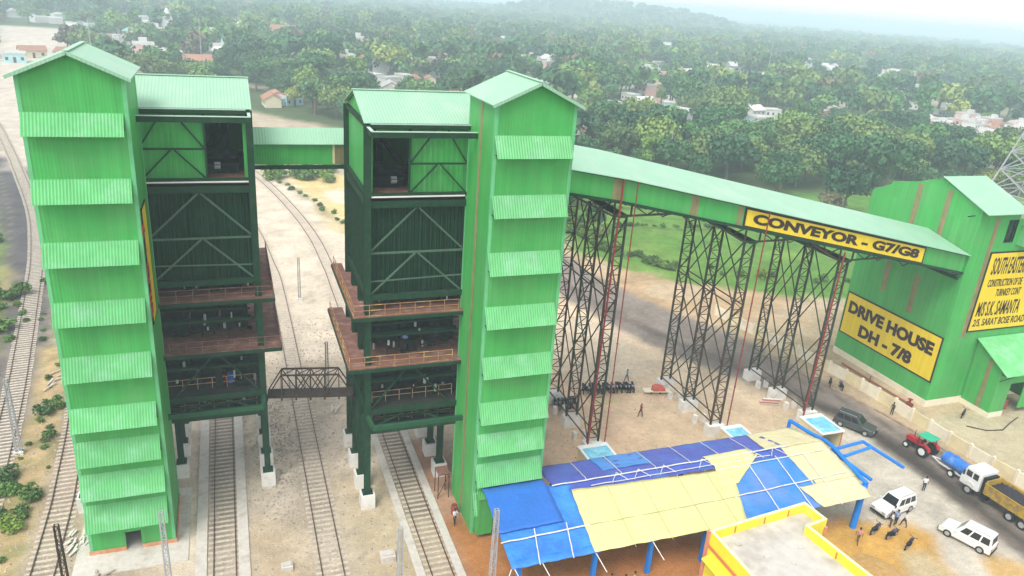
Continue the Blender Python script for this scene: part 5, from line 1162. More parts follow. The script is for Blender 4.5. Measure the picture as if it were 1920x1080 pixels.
# red steel stand and drum by the right tower
o = thing('steel_stand', 'small red-brown steel stand beside the foot of the right stair tower', 'stand', (16.6, 57, 0)); m = MB()
for x in (16.2, 17.2):
    for y in (56.3, 57.5): m.beam((x,y,0), (x,y,2.6), .07)
m.beam((16.2,56.3,2.6), (17.2,56.3,2.6), .07); m.beam((16.2,56.3,.3), (17.2,56.3,2.5), .05); m.build('frame', M['truss'], o); MB().box(16.15, 17.25, 56.25, 57.55, 2.64, 2.7).build('shelf', M['rust'], o)
o = thing('oil_drum', 'red drum standing by the corner of the right stair tower', 'drum', (17.1, 53.9, 0)); m = MB(); m.cyl((17.1,53.9,0), (17.1,53.9,.9), .3, 14); m.build('barrel', M['redoxide'], o); m = MB(); m.cyl((17.1,53.9,.9), (17.1,53.9,.93), .24, 12); m.cyl((17.1,53.9,.55), (17.1,53.9,.6), .315, 14); m.build('hoop', M['red'], o)
# concrete blocks between tracks, timber piles, debris
for (x, y, a, lab) in ((10.2,49.6,.6,'grey concrete block between the centre and right tracks'),(2.3,50.6,.45,'pale concrete block just right of the left track, nearest the bottom'),(8.2,46.0,.5,'small pale block near the bottom between the tracks')):
    o = thing('concrete_block', lab, 'block', (x, y, 0)); m = MB(); m.box(x-a, x+a, y-a*.8, y+a*.8, -.05, a); bevel(m.build('block_base', M['conc'], o), .04, 2); MB().box(x-a*.7, x+a*.7, y-a*.5, y+a*.5, a+.002, a+.12).build('lid', M['slab'], o)
def timber(cx, cy, n, sp, lab, m_, ln=1.6):
    t = thing('timber_pile', lab, 'timber pile', (cx, cy, 0)); q = random.Random(int(cx*7))
    for k in range(n):
        x, y, a, L_ = cx+q.uniform(-sp, sp), cy+q.uniform(-sp*1.5, sp*1.5), q.uniform(0, 3.1), ln*q.uniform(.6, 1.2); z = .08+.1*q.random()
        m = MB(); a = a*.35+.5; m.beam((x-math.cos(a)*L_/2, y-math.sin(a)*L_/2, z), (x+math.cos(a)*L_/2, y+math.sin(a)*L_/2, z+.1), .16, .1); m.build('timber', m_, t)
timber(-18.9,88.5,26,1.8,'scattered pile of pale old timbers and slabs beside the left stair tower',mat('pale_timber', (.46,.41,.33), .9, var=.25, rand=.2),1.7)
timber(-13.6,58.0,14,.9,'small heap of broken pale slabs at the foot of the left stair tower',M['conc'],.9)
timber(-11.0,52.6,8,.8,'few broken slabs lying in front of the left stair tower',M['wood'],1.2)
timber(9.3,74.5,6,.5,'few pale slabs stacked on the ground beside the footbridge',M['conc'],1.3)
for (x, y, r_) in ((2.0,75.5,1.2),):
    pass
# ballast stones: one scattered mesh, nobody could count them
st = MB(); qs = random.Random(21)
def stones(n, fx, fy, s0, s1):
    for _ in range(n):
        x, y, s_ = fx(), fy(), qs.uniform(s0, s1); a = qs.uniform(0, 3); c, d = math.cos(a)*s_, math.sin(a)*s_
        st.add([(x-c,y-d,-.01),(x+d,y-c,-.01),(x+c,y+d,-.01),(x-d,y+c,-.01),(x+qs.uniform(-.3,.3)*s_,y,s_*qs.uniform(.5,1))], [(0,1,4),(1,2,4),(2,3,4),(3,0,4)])
stones(2600, lambda: qs.uniform(-.3, 11.8), lambda: qs.uniform(40, 100), .05, .16); stones(500, lambda: qs.gauss(3.0, 1.0), lambda: qs.uniform(56, 78), .06, .2)
stones(900, lambda: qs.uniform(-20, -13.5), lambda: qs.uniform(50, 95), .05, .18); stones(700, lambda: qs.uniform(23, 62), lambda: qs.uniform(58, 95), .04, .14)
o = st.build('loose_stones', mat('stone_chips', (.36,.31,.26), .95, var=.35, scale=2), recalc=False); o['kind'] = 'stuff'; tag(o, 'loose stones and ballast chips scattered over the yard', 'stones')
# low orange rubble mound
def mound(cx, cy, rx, ry, h, m_, lab, seed, nm='soil_mound'):
    q = np.random.RandomState(seed); n = 22; vs = []; fs = []
    for j in range(n+1):
        for i in range(n+1):
            u, v_ = 2*i/n-1, 2*j/n-1; r_ = math.hypot(u, v_); hh = h*max(0, 1-r_**1.6)*(1+.35*(q.rand()-.5))-.06*(r_ > .95); vs.append((cx+rx*u, cy+ry*v_, hh-.02))
    m = MB(); m.add(vs, [(j*(n+1)+i, j*(n+1)+i+1, (j+1)*(n+1)+i+1, (j+1)*(n+1)+i) for j in range(n) for i in range(n)]); o = m.build(nm, m_, smooth=True); tag(o, lab, 'mound')
so1 = mat('orange_soil', (.46,.28,.10), .95, var=.2, scale=2, bump=.1, bscale=4); so2 = mat('tan_soil', (.44,.34,.22), .95, var=.2, scale=1, bump=.15, bscale=3)
mound(50.0,36.6,2.3,3.0,.5,so1,'low orange soil mound beside the yellow building',1)
mound(68.5,100,6,4,1.0,so2,'tan earth bank between the road and the green field',2); mound(60.5,113,3,4,.9,so2,'tan earth bank at the left end of the green field',3)
mound(86,86.5,8,2.4,.7,so2,'long tan earth bank below the green field, right part',4)
mound(40.2,69.5,2.4,.9,.35,mat('yellow_sand', (.55,.45,.25), .95, bump=.05),'small heap of yellow sand in front of the motorcycle row',5)

# ------------------------------------------------------------------ vegetation
def leafmat(name, col, rand=.3, sat=0.0):
    m = bpy.data.materials.new(name); m.use_nodes = True; N = m.node_tree.nodes; L = m.node_tree.links; b = N['Principled BSDF']
    b.inputs['Roughness'].default_value = .65; b.inputs['Specular IOR Level'].default_value = .25
    oi = N.new('ShaderNodeObjectInfo'); geo = N.new('ShaderNodeNewGeometry')
    cr = N.new('ShaderNodeValToRGB'); e = cr.color_ramp; c = col
    e.elements[0].position = 0; e.elements[0].color = (c[0]*.55, c[1]*.62, c[2]*.85, 1); e.elements[1].position = 1; e.elements[1].color = (c[0]*1.8, c[1]*1.45, c[2]*1.0, 1)
    k = e.elements.new(.5); k.color = (*c, 1); k = e.elements.new(.8); k.color = (c[0]*1.0, c[1]*1.15, c[2]*1.1, 1)
    L.new(oi.outputs['Random'], cr.inputs[0])
    n = N.new('ShaderNodeTexNoise'); n.inputs['Scale'].default_value = .9; n.inputs['Detail'].default_value = 3; L.new(geo.outputs['Position'], n.inputs['Vector'])
    r = N.new('ShaderNodeMapRange'); r.inputs[1].default_value = .3; r.inputs[2].default_value = .7; r.inputs[3].default_value = .78; r.inputs[4].default_value = 1.2; L.new(n.outputs[0], r.inputs[0])
    v = N.new('ShaderNodeVectorMath'); v.operation = 'SCALE'; L.new(cr.outputs[0], v.inputs[0]); L.new(r.outputs[0], v.inputs['Scale']); L.new(v.outputs[0], b.inputs['Base Color'])
    return m
LEAF = [leafmat('leaves_mid_green', (.105,.225,.068)), leafmat('leaves_dark_green', (.060,.152,.055)), leafmat('leaves_yellow_green', (.185,.270,.070)), leafmat('leaves_brownish', (.20,.16,.09))]
def crown_mesh(name, seed, rx, rz, zc_, n, size, lobes, leaf):
    q = np.random.RandomState(seed); P_ = []; Nn = []
    L_ = []
    for k in range(lobes):
        a = q.rand()*6.283; rr = (q.rand()**.6)*rx*.62; zz = zc_+(q.rand()-.42)*rz*1.15*(1-.55*rr/rx); L_.append((rr*math.cos(a), rr*math.sin(a), zz, rx*(.30+.26*q.rand())))
    per = n//lobes
    for (lx, ly, lz, lr) in L_:
        d = q.normal(size=(per, 3)); d /= np.linalg.norm(d, axis=1)[:, None]; d[:, 2] = np.where(d[:, 2] < -.35, -d[:, 2]*.6, d[:, 2])
        r_ = lr*(.72+.33*q.rand(per)); P_.append(np.stack([lx+d[:,0]*r_, ly+d[:,1]*r_, lz+d[:,2]*r_*.85], 1)); Nn.append(d)
    P_ = np.concatenate(P_); Nn = np.concatenate(Nn); Nn = Nn+q.normal(size=Nn.shape)*.55; Nn /= np.linalg.norm(Nn, axis=1)[:, None]
    t = np.cross(Nn, q.normal(size=Nn.shape)); t /= np.linalg.norm(t, axis=1)[:, None]; b_ = np.cross(Nn, t); s = size*(.55+.9*q.rand(len(P_)))[:, None]
    bend = Nn*s*.25
    V = np.stack([P_-t*s*.5-bend, P_-b_*s*.42, P_+t*s*.5-bend, P_+b_*s*.42+bend*.3], 1).reshape(-1, 3)
    me = bpy.data.meshes.new(name); nq = len(P_); me.vertices.add(nq*4); me.vertices.foreach_set('co', V.ravel()); me.loops.add(nq*4); me.loops.foreach_set('vertex_index', np.arange(nq*4)); me.polygons.add(nq); me.polygons.foreach_set('loop_start', np.arange(0, nq*4, 4)); me.update(calc_edges=True)
    me.materials.append(leaf); return me, L_
def trunk_mesh(name, seed, h, r, L_):
    q = random.Random(seed); m = MB(); lean = (q.uniform(-.4, .4), q.uniform(-.4, .4)); top = Vector((lean[0], lean[1], h)); m.cyl((0,0,-.3), top*.55, r, 8, r*.72, False); m.cyl(top*.55, top, r*.72, 7, r*.35, False)
    for (x, y, z, lr) in L_[:5]: m.cyl(top*q.uniform(.5, .8), (x*.8, y*.8, z), r*.4, 5, r*.12, False)
    me = bpy.data.meshes.new(name); me.from_pydata(m.v, [], m.f); me.materials.append(M['bark']); me.update(); return me
TREES = []   # near variants
for k, (rx, rz, zc2, n, s, lob, lf) in enumerate(((4.6,3.4,6.2,1500,.75,11,0),(5.6,3.6,7.2,1800,.8,13,1),(3.8,3.6,5.6,1200,.7,9,0),(4.4,3.2,6.0,1300,.75,10,2),(5.0,4.6,8.0,1700,.8,12,1),(3.4,2.8,4.8,1000,.65,8,2),(4.4,3.4,6.4,1200,.8,10,3),(6.2,3.6,7.4,1900,.85,14,0),(3.2,5.6,8.4,1300,.75,10,0),(7.4,3.0,7.6,2200,.85,18,2),(4.6,3.8,6.6,1500,.6,16,1))):
    zc2 -= 1.3; cm, L_ = crown_mesh('crown', 50+k, rx, rz*1.1, zc2, n, s, lob, LEAF[lf]); pass; TREES.append((cm, trunk_mesh('trunk', k, zc2*.85, .34, L_), lf, rx))
FAR = []
src = bpy.data.collections.new('tree_sources')
for k, (rx, rz, zc2, n, s, lob, lf) in enumerate(((5.0,3.6,6.4,330,1.55,9,0),(5.8,3.6,7.0,360,1.7,9,1),(4.2,3.6,5.8,300,1.45,8,0),(4.6,3.2,6.0,300,1.5,8,2),(5.2,4.6,7.8,340,1.6,9,1),(5.0,3.4,6.2,300,1.6,8,1),(3.2,5.4,8.2,280,1.5,9,0),(7.4,3.2,7.6,460,1.8,14,2),(5.4,3.8,6.6,340,1.3,12,0),(4.4,3.4,6.2,280,1.5,8,3))):
    zc2 -= 1.0; cm, L_ = crown_mesh('forest_crown', 150+k, rx, rz, zc2, n, s, lob, LEAF[lf]); tm = trunk_mesh('ft', k, zc2*.85, .34, L_)
    bm = bmesh.new(); bm.from_mesh(cm); nb = len(bm.faces); bm.from_mesh(tm); bm.faces.ensure_lookup_table()
    for f in bm.faces[nb:]: f.material_index = 1
    bm.to_mesh(cm); bm.free(); cm.materials.append(M['bark']); o = bpy.data.objects.new('forest_tree', cm); src.objects.link(o); FAR.append(o)
# candidate positions
q = np.random.RandomState(3)
def forest_points():
    out = []
    def ring(d0, d1, sp):
        n = int((d1*d1-d0*d0)*R(90)/2/(sp*sp)); a = np.radians(-26+q.rand(n)*90); d = np.sqrt(d0*d0+q.rand(n)*(d1*d1-d0*d0)); return np.stack([d*np.sin(a), d*np.cos(a)], 1)
    for d0, d1, sp in ((120,300,6.4),(300,520,7.6),(520,900,9.5),(900,1500,13),(1500,2600,22)): out.append(ring(d0, d1, sp))
    return np.concatenate(out)
FP = forest_points()
def ok_tree(x, y):
    c = ground_color(x, y); s = c.sum(-1)
    g = (s < .33) & (sdist(x, y, FIELD) > 3) & (y > 95)
    g &= ~((x < -21) & (y < 215) & (x > -200) & (sline(x, y, T5) < 60)); g &= sline(x, y, T5) > 9
    g &= sline(x, y, ROADC) > 8; g &= sdist(x, y, [(-25,100),(-70,330),(20,215),(60,150),(60,100)]) > 2
    g &= sdist(x, y, [(60,80),(60,125),(100,98),(150,90),(150,60)]) > 0
    return g
okm = ok_tree(FP[:,0], FP[:,1]); FP = FP[okm]
qh2 = random.Random(77); SINGLE = []
for (a0, a1, d0, d1, n) in ((26,48,300,620,34),(30,50,450,950,44),(2,24,330,800,40),(-12,4,400,800,40),(10,30,260,420,10)):
    for _ in range(n):
        a = R(qh2.uniform(a0, a1)); d = qh2.uniform(d0, d1); x, y = d*math.sin(a), d*math.cos(a)
        if ok_tree(np.array([x]), np.array([y]))[0]: SINGLE.append((x, y)); SINGLE.append((x+qh2.uniform(9, 13), y+qh2.uniform(-4, 4))) if qh2.random() < .5 else None
dm2 = np.zeros(len(FP), bool)
for (cx, cy) in SINGLE:
    L_ = math.hypot(cx, cy); ux, uy = cx/L_, cy/L_; px_, py_ = FP[:,0]-cx, FP[:,1]-cy; al = px_*ux+py_*uy; ac = np.abs(px_*uy-py_*ux); dm2 |= (ac < 7.5) & (al > -12-L_*.055) & (al < 7)
FP = FP[~dm2]
CLR = [(330,262,32),(300,240,18),(366,246,28),(430,352,30),(420,442,30),(300,436,24),(252,424,18),(207,347,12),(160,345,10),(180,470,20),(110,235,9),(505,520,48),(270,300,13),(-40,430,22),(-20,400,18),(20,300,9),(-80,420,20),(-18,578,26),(47,636,18),(303,438,18),(256,432,24)]
dm_ = np.zeros(len(FP), bool)
for (cx, cy, rr) in CLR:
    L_ = math.hypot(cx, cy); ux, uy = cx/L_, cy/L_; px_, py_ = FP[:,0]-cx, FP[:,1]-cy; al = px_*ux+py_*uy; ac = np.abs(px_*uy-py_*ux)
    front = 12+L_*.05; dm_ |= ((ac < rr) & (al > -rr-front) & (al < rr*.8) & (q.rand(len(FP)) < (.85 if cx in (330, 366, 300) and cy < 300 else .72)))
FP = FP[~dm_]
# thin out too-close pairs near the camera
keep = []; grid = {}
for i in range(len(FP)):
    x, y = FP[i]; d = math.hypot(x, y); r_ = 5.3 if d < 520 else (6.5 if d < 900 else 8.5); k = (int(x//8), int(y//8)); bad = False
    for a in (-1,0,1):
        for b_ in (-1,0,1):
            for (u, v_) in grid.get((k[0]+a, k[1]+b_), ()):
                if (u-x)**2+(v_-y)**2 < r_*r_: bad = True; break
    if bad: continue
    grid.setdefault(k, []).append((x, y)); keep.append(i)
FP = FP[keep]
vis = []
for i, (x, y) in enumerate(FP):
    p = proj(x, y, 5)
    if p and -60 < p[0] < 1980 and -80 < p[1] < 1130: vis.append(i)
FP = FP[vis]; D_ = np.hypot(FP[:,0], FP[:,1]); FP = FP[np.argsort(D_)]
LBL = ['mid-green tree with a rounded uneven crown in the wood beyond the conveyor', 'dark green dense-crowned tree in the wood beyond the conveyor', 'yellow-green loose-crowned tree in the wood beyond the conveyor', 'brownish half-bare tree in the wood beyond the conveyor']
def hidden(x, y, z=6):
    p = proj(x, y, z); 
    return (35 < p[0] < 235 and p[1] > 120) or (245 < p[0] < 465 and p[1] > 165) or (655 < p[0] < 870 and p[1] > 195) or (885 < p[0] < 1075 and p[1] > 165)
cnt = 0; rest = []; zt_ = ground_z(FP[:,0], FP[:,1])
def add_tree(x, y, z, kind, sc_, lab, grp, rot):
    cm, tm, lf, rx = TREES[kind]; t = thing('tree', lab, 'tree', (x, y, z), grp); t.scale = (sc_, sc_, sc_*rnd.uniform(.85, 1.15)); t.rotation_euler = (0, 0, rot)
    for nm, me_ in (('crown', cm), ('trunk', tm)): o = bpy.data.objects.new(nm, me_); COL.objects.link(o); o.parent = t
    return t
SPEC = [(133,137,1,.85,'round brownish-green tree standing alone at the far edge of the green field',6),(139,139,0,1.2,'big dark round tree just left of the drive house roof',1),(75,152,0,.8,'bushy green tree at the near left end of the green field',7),(69,131,0,.75,'bushy tree between the road and the field seen through the first trestle',0),(132,156,0,1.1,'broad tree at the far edge of the field left of the round brownish one',1),
        (104,232,0,1.1,'reddish brown bare-looking tree just right of the right tower roof',6),(112,224,0,1.0,'second brown tree just right of the right tower roof, paler and lower',6),(166,560,0,2.6,'huge pale yellow-green tree above the right silo roof',3),(66,124,0,.6,'low bush-like tree at the road edge behind the first trestle',5),(62,140,0,.8,'leafy tree behind the first trestle, left of the road bend',2),(58,134,0,.8,'dark tree at the road bend seen between the legs of the first trestle',8),(66,146,0,.9,'round tree further behind the first trestle beside the green field',10),(70,158,0,.9,'tree at the far left corner of the green field',1),(60,150,0,.9,'tree close behind the right tower beside the road bend',0)]
for (x, y, _, s_, lab, kd) in SPEC: add_tree(x, y, 0, kd, s_, lab, None, rnd.uniform(0, 6)); cnt += 1
for i, (x, y) in enumerate(FP):
    if any((x-a)**2+(y-b_)**2 < 30 for a, b_, *_ in SPEC): continue
    if cnt < 298 and not hidden(x, y):
        k = rnd.choice((0,1,2,3,4,5,7,8,9,10,0,1,9,10,2,6 if rnd.random() < .3 else 7)); lf = TREES[k][2]
        add_tree(x, y, zt_[i]-.1, k, rnd.uniform(.62, 1.6), LBL[lf], ['mid-green trees','dark green trees','yellow-green trees','brownish trees'][lf]+' in the near wood', rnd.uniform(0, 6.28)); cnt += 1
    else: rest.append((x, y, zt_[i]-.1))
me = bpy.data.meshes.new('forest'); me.from_pydata(rest, [], []); fo = bpy.data.objects.new('forest', me); COL.objects.link(fo); fo['kind'] = 'stuff'
tag(fo, 'hazy far-off wood of countless tree crowns reaching to the horizon', 'forest', kind='stuff')
ng = bpy.data.node_groups.new('forest_scatter', 'GeometryNodeTree'); ng.interface.new_socket('Geometry', in_out='INPUT', socket_type='NodeSocketGeometry'); ng.interface.new_socket('Geometry', in_out='OUTPUT', socket_type='NodeSocketGeometry')
N = ng.nodes; L = ng.links; gi = N.new('NodeGroupInput'); gout = N.new('NodeGroupOutput'); m2p = N.new('GeometryNodeMeshToPoints'); iop = N.new('GeometryNodeInstanceOnPoints'); ci = N.new('GeometryNodeCollectionInfo')
ci.inputs['Collection'].default_value = src; ci.inputs['Separate Children'].default_value = True; ci.inputs['Reset Children'].default_value = True; iop.inputs['Pick Instance'].default_value = True
rv = N.new('FunctionNodeRandomValue'); rv.data_type = 'FLOAT_VECTOR'; rv.inputs[0].default_value = (0,0,0); rv.inputs[1].default_value = (0,0,6.28)
rs = N.new('FunctionNodeRandomValue'); rs.data_type = 'FLOAT'; rs.inputs[2].default_value = .7; rs.inputs[3].default_value = 1.9
L.new(gi.outputs[0], m2p.inputs[0]); L.new(m2p.outputs[0], iop.inputs['Points']); L.new(ci.outputs[0], iop.inputs['Instance']); L.new(rv.outputs[0], iop.inputs['Rotation']); L.new(rs.outputs[1], iop.inputs['Scale']); L.new(iop.outputs[0], gout.inputs[0])
md = fo.modifiers.new('scatter', 'NODES'); md.node_group = ng

# bushes near the railway and by the road
def bush_mesh(seed, r, h, n, s): return crown_mesh('leaves', seed, r, h, h*.45, n, s, 6, LEAF_B)[0]
LEAF_B = leafmat('bush_leaves', (.11,.20,.045)); LEAF_S = leafmat('scrub_leaves', (.12,.165,.06))
BM = [crown_mesh('leaves', 300+k, 1.25, .9, .5, 420, .28, 8, LEAF_B)[0] for k in range(3)]; BT = []
for k in range(3):
    m = MB(); q_ = random.Random(k)
    for i in range(7): a = q_.uniform(0, 6.28); m.cyl((0,0,-.05), (math.cos(a)*.6, math.sin(a)*.6, .6+.4*q_.random()), .03, 5, .012, False)
    me_ = bpy.data.meshes.new('stems'); me_.from_pydata(m.v, [], m.f); me_.materials.append(M['bark']); BT.append(me_)
def bush(x, y, s_, lab, grp=None, sz=None):
    t = thing('bush', lab, 'bush', (x, y, 0), grp); t.scale = (s_, s_*rnd.uniform(.85, 1.2), s_*(sz or rnd.uniform(.7, 1.0))); t.rotation_euler = (0, 0, rnd.uniform(0, 6)); k = rnd.randrange(3)
    for nm, me_ in (('leaves', BM[k]), ('stems', BT[k])): o = bpy.data.objects.new(nm, me_); COL.objects.link(o); o.parent = t
for (x, y, s_, lab) in ((-20.6,68.9,1.1,'bright green bush at the left edge, upper of the pair by the track'),(-20.2,66.4,.9,'small bush just below the upper one at the left edge'),(-18.1,65.4,1.0,'tall narrow green bush on the strip between the two left tracks'),(-18.5,62.9,.8,'bush on the strip between the left tracks, nearest the bottom but one'),(-18.9,61.2,1.0,'wide green bush nearest the bottom left corner'),(-18.6,75.2,.8,'grey-green round bush on the strip left of the left stair tower'),(-19.8,80.4,1.0,'low spreading bush further up the strip between the left tracks'),(-18.6,81.4,.9,'second low spreading bush right beside the other'),(-18.4,91.5,.8,'bush beside the pile of pale timbers, far side'),(-19.6,96,.8,'dark scrub bush beside the left tower at mid height')):
    bush(x, y, s_, lab)
for k in range(46): bush(rnd.uniform(-40, -28.5)-max(0, 0), rnd.uniform(92, 122), rnd.uniform(.7, 1.6), 'green scrub bush on the slope at the far left edge', 'scrub bushes left of the dark track') if k < 26 else bush(rnd.uniform(-52, -37), rnd.uniform(118, 165), rnd.uniform(.8, 1.8), 'green scrub bush on the slope at the far left edge', 'scrub bushes left of the dark track')
for k in range(56):
    t_ = rnd.random(); a, b_ = ((62,126),(75,109)) if k < 26 else (((75,109),(104,97)) if k < 34 else ((63,128),(72,152))); bush(a[0]+(b_[0]-a[0])*t_+rnd.uniform(-1.5, 2.5), a[1]+(b_[1]-a[1])*t_+rnd.uniform(-1, 3), rnd.uniform(.5, 1.35), 'leafy bush on the bank between the road and the green field', 'bushes on the near edge of the green field')
for k in range(64):
    t_ = rnd.random(); a, b_ = ((70,138),(122,130)) if k < 40 else ((84,150),(150,147)); bush(a[0]+(b_[0]-a[0])*t_, a[1]+(b_[1]-a[1])*t_+rnd.uniform(-.8, .8), rnd.uniform(.35, .85), 'low bush in the hedge line crossing the green field', 'hedge bushes crossing the green field')
for k in range(16): bush(rnd.uniform(8, 24), rnd.uniform(178, 192), rnd.uniform(1.2, 2.6), 'dark green bush at the far edge of the sandy ground behind the silos', 'bushes behind the sandy ground')
for k in range(14):
    t_ = k/14; bush(9+14*t_+rnd.uniform(-1, 1), 186-48*t_+rnd.uniform(-1, 1), rnd.uniform(.5, .9), 'small weed on the edge between the track bed and the sandy ground', 'weeds along the track bed edge')

for k in range(44):
    y = rnd.uniform(56, 122); x = rnd.uniform(-20.8, -17.4)-max(0, (y-80))*.16; bush(x, y, rnd.uniform(.2, .5), 'small weed tuft on the earth strip between the two left tracks', 'weeds between the left tracks')
for k in range(30): bush(rnd.uniform(-27.5, -24.6)-(rnd.uniform(90, 118)-90)*.2, rnd.uniform(84, 112), rnd.uniform(.3, .8), 'small weed on the slope left of the dark track', 'weeds left of the dark track')

# ------------------------------------------------------------------ houses in and beyond the wood
HM = [mat('house_wall_white', (.62,.61,.58), .9, var=.08, rand=.1), mat('house_wall_pink', (.66,.42,.38), .9, var=.08, rand=.1), mat('house_wall_cream', (.68,.60,.42), .9, rand=.1), mat('house_wall_aqua', (.42,.66,.66), .9, rand=.1)]
HR = [mat('house_roof_grey', (.52,.50,.48), .9, rand=.2), mat('house_roof_tile', (.34,.17,.11), .9, rand=.2), mat('house_roof_pale', (.54,.53,.50), .8, rand=.1), mat('house_roof_cyan', (.25,.58,.66), .6)]
HD = mat('house_opening_dark', (.06,.06,.06), .8)
PROTO = {}
def house(kind, wm, rm, L_, W_, H_, gable, x, y, rot, lab, grp, s_=1, name='house', cat='house'):
    key = (kind, wm, rm)
    if key not in PROTO:
        t = thing(name, lab, cat, (0,0,0), grp); a, b_ = L_/2, W_/2
        m = MB(); m.box(-a, a, -b_, b_, -.3, H_)
        if gable:
            for xx in (-a, a-.1): m.prism([(-b_, H_), (b_, H_), (0, H_+W_*.28)], 'x', xx, xx+.1)
        m.build('wall', HM[wm], t); r_ = MB()
        if gable: e = .5; z = H_+W_*.28+.08; zl = H_-e*.56+.08; r_.slab([(-a-.3,-b_-e,zl),(a+.3,-b_-e,zl),(a+.3,0,z),(-a-.3,0,z)], .12); r_.slab([(-a-.3,0,z),(a+.3,0,z),(a+.3,b_+e,zl),(-a-.3,b_+e,zl)], .12)
        else: r_.box(-a-.15, a+.15, -b_-.15, b_+.15, H_+.002, H_+.2); r_.box(-a-.15, a+.15, -b_-.15, -b_, H_+.2, H_+.7); r_.box(-a-.15, a+.15, b_, b_+.15, H_+.2, H_+.7); r_.box(-a-.15, -a, -b_, b_, H_+.2, H_+.7); r_.box(a, a+.15, -b_, b_, H_+.2, H_+.7); r_.box(a*.2, a*.7, -b_*.4, b_*.4, H_+.21, H_+2.2) if H_ > 4 else None
        r_.build('roof', HR[rm], t)
        n = max(2, int(L_/2.6))
        for fl in range(max(1, int(H_/3))):
            for k in range(n):
                xx = -a+(k+.5)*L_/n
                for s2 in (-1, 1): m = MB(); m.box(xx-.5, xx+.5, s2*(b_+.01), s2*(b_+.05), fl*3+1.0, fl*3+2.2); m.build('window', HD, t)
        m = MB(); m.box(-.5, .5, -b_-.06, -b_-.01, 0, 2.1); m.build('door', HD, t)
        PROTO[key] = t
    else: t = copy_tree(PROTO[key])
    t.location = (x, y, float(ground_z(np.array([x]), np.array([y]))[0])); t.rotation_euler = (0, 0, rot); t.scale = (s_, s_, s_); t['label'] = lab
    if grp: t['group'] = grp
    elif 'group' in t: del t['group']
    return t
KIND = [('a',0,2,8,6,3.2,False),('b',0,0,9,6.5,3.4,True),('c',1,2,9,7,6.3,False),('d',2,1,10,6,3.2,True),('e',0,2,7,6,6.2,False),('f',3,2,8,7,3.4,False),('g',2,0,8,6,3.2,True),('h',1,1,9,6,3.3,True)]
KL = ['small white flat-roofed house','white house with a grey pitched roof','two-storey pink flat-roofed house','cream house with a brown tiled roof','two-storey white flat-roofed house','pale aqua flat-roofed house','cream house with a grey pitched roof','pink house with a brown tiled roof']
qh = random.Random(11)
CL = [(330,262,30,46,'in the dense pale town right of the wood'),(300,240,18,10,'in the dense pale town right of the wood'),(366,246,26,26,'in the dense pale town right of the wood'),(256,180,12,5,'just behind the drive house'),(430,352,34,10,'on the far right beyond the town'),(420,442,34,8,'on the far right beyond the town'),(300,436,24,9,'in the hazy clearing with blue roofs'),(252,424,16,7,'in the hazy clearing with blue roofs'),(207,347,10,4,'in the wood above the conveyor'),(160,345,9,4,'in the wood above the conveyor'),(180,470,18,9,'in the clearing above the right tower'),(110,235,9,4,'right of the right tower'),(505,520,46,14,'on the far right beyond the town'),(270,300,12,6,'in the wood above the conveyor'),(-40,430,20,9,'beside the far road at upper left'),(-20,400,16,8,'beside the far road at upper left'),(30,340,16,0,'between the two silo roofs in the wood'),(20,300,8,4,'between the two silo roofs in the wood'),(-80,420,18,3,'by the bare ground at top left'),(90,430,40,10,'scattered in the wood above the silos'),(60,560,60,14,'scattered in the wood above the silos'),(200,620,90,12,'in the far haze of the wood'),(620,640,110,14,'in the far haze of the wood')]
HL = []
for (cx, cy, rr, n, where) in CL:
    for k in range(n):
        a, d = qh.uniform(0, 6.28), rr*math.sqrt(qh.random()); i = qh.randrange(8); kd = KIND[i]
        x, y = cx+math.cos(a)*d, cy+math.sin(a)*d*.8
        HL.append((*kd, x, y, R(qh.choice((10, 100, 25, -15))+qh.uniform(-8, 8)), KL[i]+' '+where, 'houses '+where, qh.uniform(.65, 1.0) if cy < 400 else qh.uniform(1.0, 1.5)))
SL = {0:'small white flat-roofed house alone among the trees',1:'white house with a grey pitched roof alone among the trees',3:'cream house with a brown tiled roof alone among the trees',5:'pale aqua flat-roofed house alone among the trees',6:'cream house with a grey pitched roof alone among the trees'}
for (x, y) in SINGLE:
    i = qh2.choice((0,0,1,6,3,5,0,1)); HL.append((*KIND[i], x, y, R(qh2.uniform(0, 180)), SL[i], 'single houses among the trees', qh2.uniform(.75, 1.15) if y < 450 else qh2.uniform(1.0, 1.5)))
def seen(h):
    p = proj(h[7], h[8], 2); return p and -10 < p[0] < 1930 and -10 < p[1] < 520 and not hidden(h[7], h[8], 3)
HL = sorted([h for h in HL if seen(h)], key=lambda h: math.hypot(h[7], h[8]))
for h in HL[:288]: house(*h)
fm = MB(); SL_ = [HM[0], HM[2], HR[0], HR[2]]
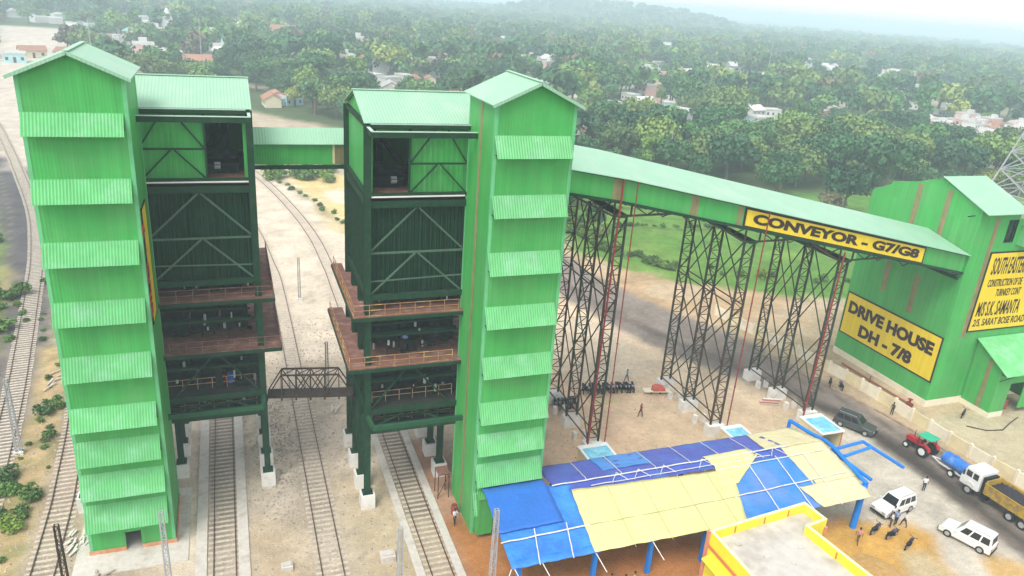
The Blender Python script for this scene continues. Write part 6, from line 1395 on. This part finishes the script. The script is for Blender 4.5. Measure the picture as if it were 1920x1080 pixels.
for (kd, wm, rm, L_, W_, H_, gb_, x, y, ro_, lab, grp, sc2) in HL[288:]:
    c_, s2_ = math.cos(ro_), math.sin(ro_); tr = lambda u, v, z: (x+(u*c_-v*s2_)*sc2, y+(u*s2_+v*c_)*sc2, z*sc2); a, b_ = L_/2, W_/2; fm.cur = 0 if wm in (0, 3) else 1
    fm.add([tr(u, v, z) for z in (0, H_) for u, v in ((-a,-b_),(a,-b_),(a,b_),(-a,b_))], [(0,1,5,4),(1,2,6,5),(2,3,7,6),(3,0,4,7)]); fm.cur = 2 if gb_ else 3
    if gb_: fm.add([tr(-a-.3,-b_-.4,H_-.1),tr(a+.3,-b_-.4,H_-.1),tr(a+.3,b_+.4,H_-.1),tr(-a-.3,b_+.4,H_-.1),tr(-a-.3,0,H_+1.8),tr(a+.3,0,H_+1.8)], [(0,1,5,4),(2,3,4,5),(0,4,3),(1,2,5)])
    else: fm.add([tr(-a,-b_,H_),tr(a,-b_,H_),tr(a,b_,H_),tr(-a,b_,H_)], [(0,1,2,3)])
o = fm.build('far_houses', SL_, recalc=False); tag(o, 'countless tiny far houses scattered in the hazy wood', 'houses', kind='stuff')
house('pinklong', 1, 2, 46, 12, 7, False, -18, 578, R(5), 'long pink and white building below the white temple tower at upper left', None)
house('pinkhall', 1, 1, 24, 14, 7, True, 47, 636, R(8), 'pink hall with a brown roof right of the long pink building', None)
house('cyanshed', 0, 3, 26, 9, 4, True, 303, 438, R(-8), 'white shed with a bright cyan roof in the hazy clearing', None)
house('cyanlong', 3, 2, 42, 8, 4, True, 256, 432, R(4), 'long pale building left of the cyan-roofed shed', None)
house('pinkend', 1, 1, 18, 8, 5, True, 285, 452, R(-5), 'pink-walled building behind the cyan-roofed shed', None)
t = thing('temple_tower', 'tall white temple tower rising above the long pink building at upper left', 'temple', (-34, 590, 0)); m = MB()
m.box(-40,-28,584,596,-.3,7); m.build('base', HM[0], t); m = MB(); r0 = 5
pr_ = [(4.2,7),(4.0,10),(3.4,13),(2.5,16),(1.5,18.5),(.8,20)]
for (a, za_), (b_, zb_) in zip(pr_[:-1], pr_[1:]): m.cyl((-34,590,za_), (-34,590,zb_), a, 12, b_)
m.build('spire', HM[0], t); MB().cyl((-34,590,20), (-34,590,22), .3, 8, .05).build('finial', M['steel'], t)

# ------------------------------------------------------------------ haze
hz = MB(); hz.box(-3100, 4600, -450, 5300, -8, 52); ho = hz.build('haze', None); ho['kind'] = 'stuff'
hm = bpy.data.materials.new('haze_air'); hm.use_nodes = True; N = hm.node_tree.nodes; L = hm.node_tree.links; N.clear()
out = N.new('ShaderNodeOutputMaterial'); pv = N.new('ShaderNodeVolumePrincipled'); pv.inputs['Color'].default_value = (.74,.92,1.0,1); pv.inputs['Density'].default_value = .0007; pv.inputs['Anisotropy'].default_value = 0.0
L.new(pv.outputs[0], out.inputs['Volume']); ho.data.materials.clear(); ho.data.materials.append(hm)
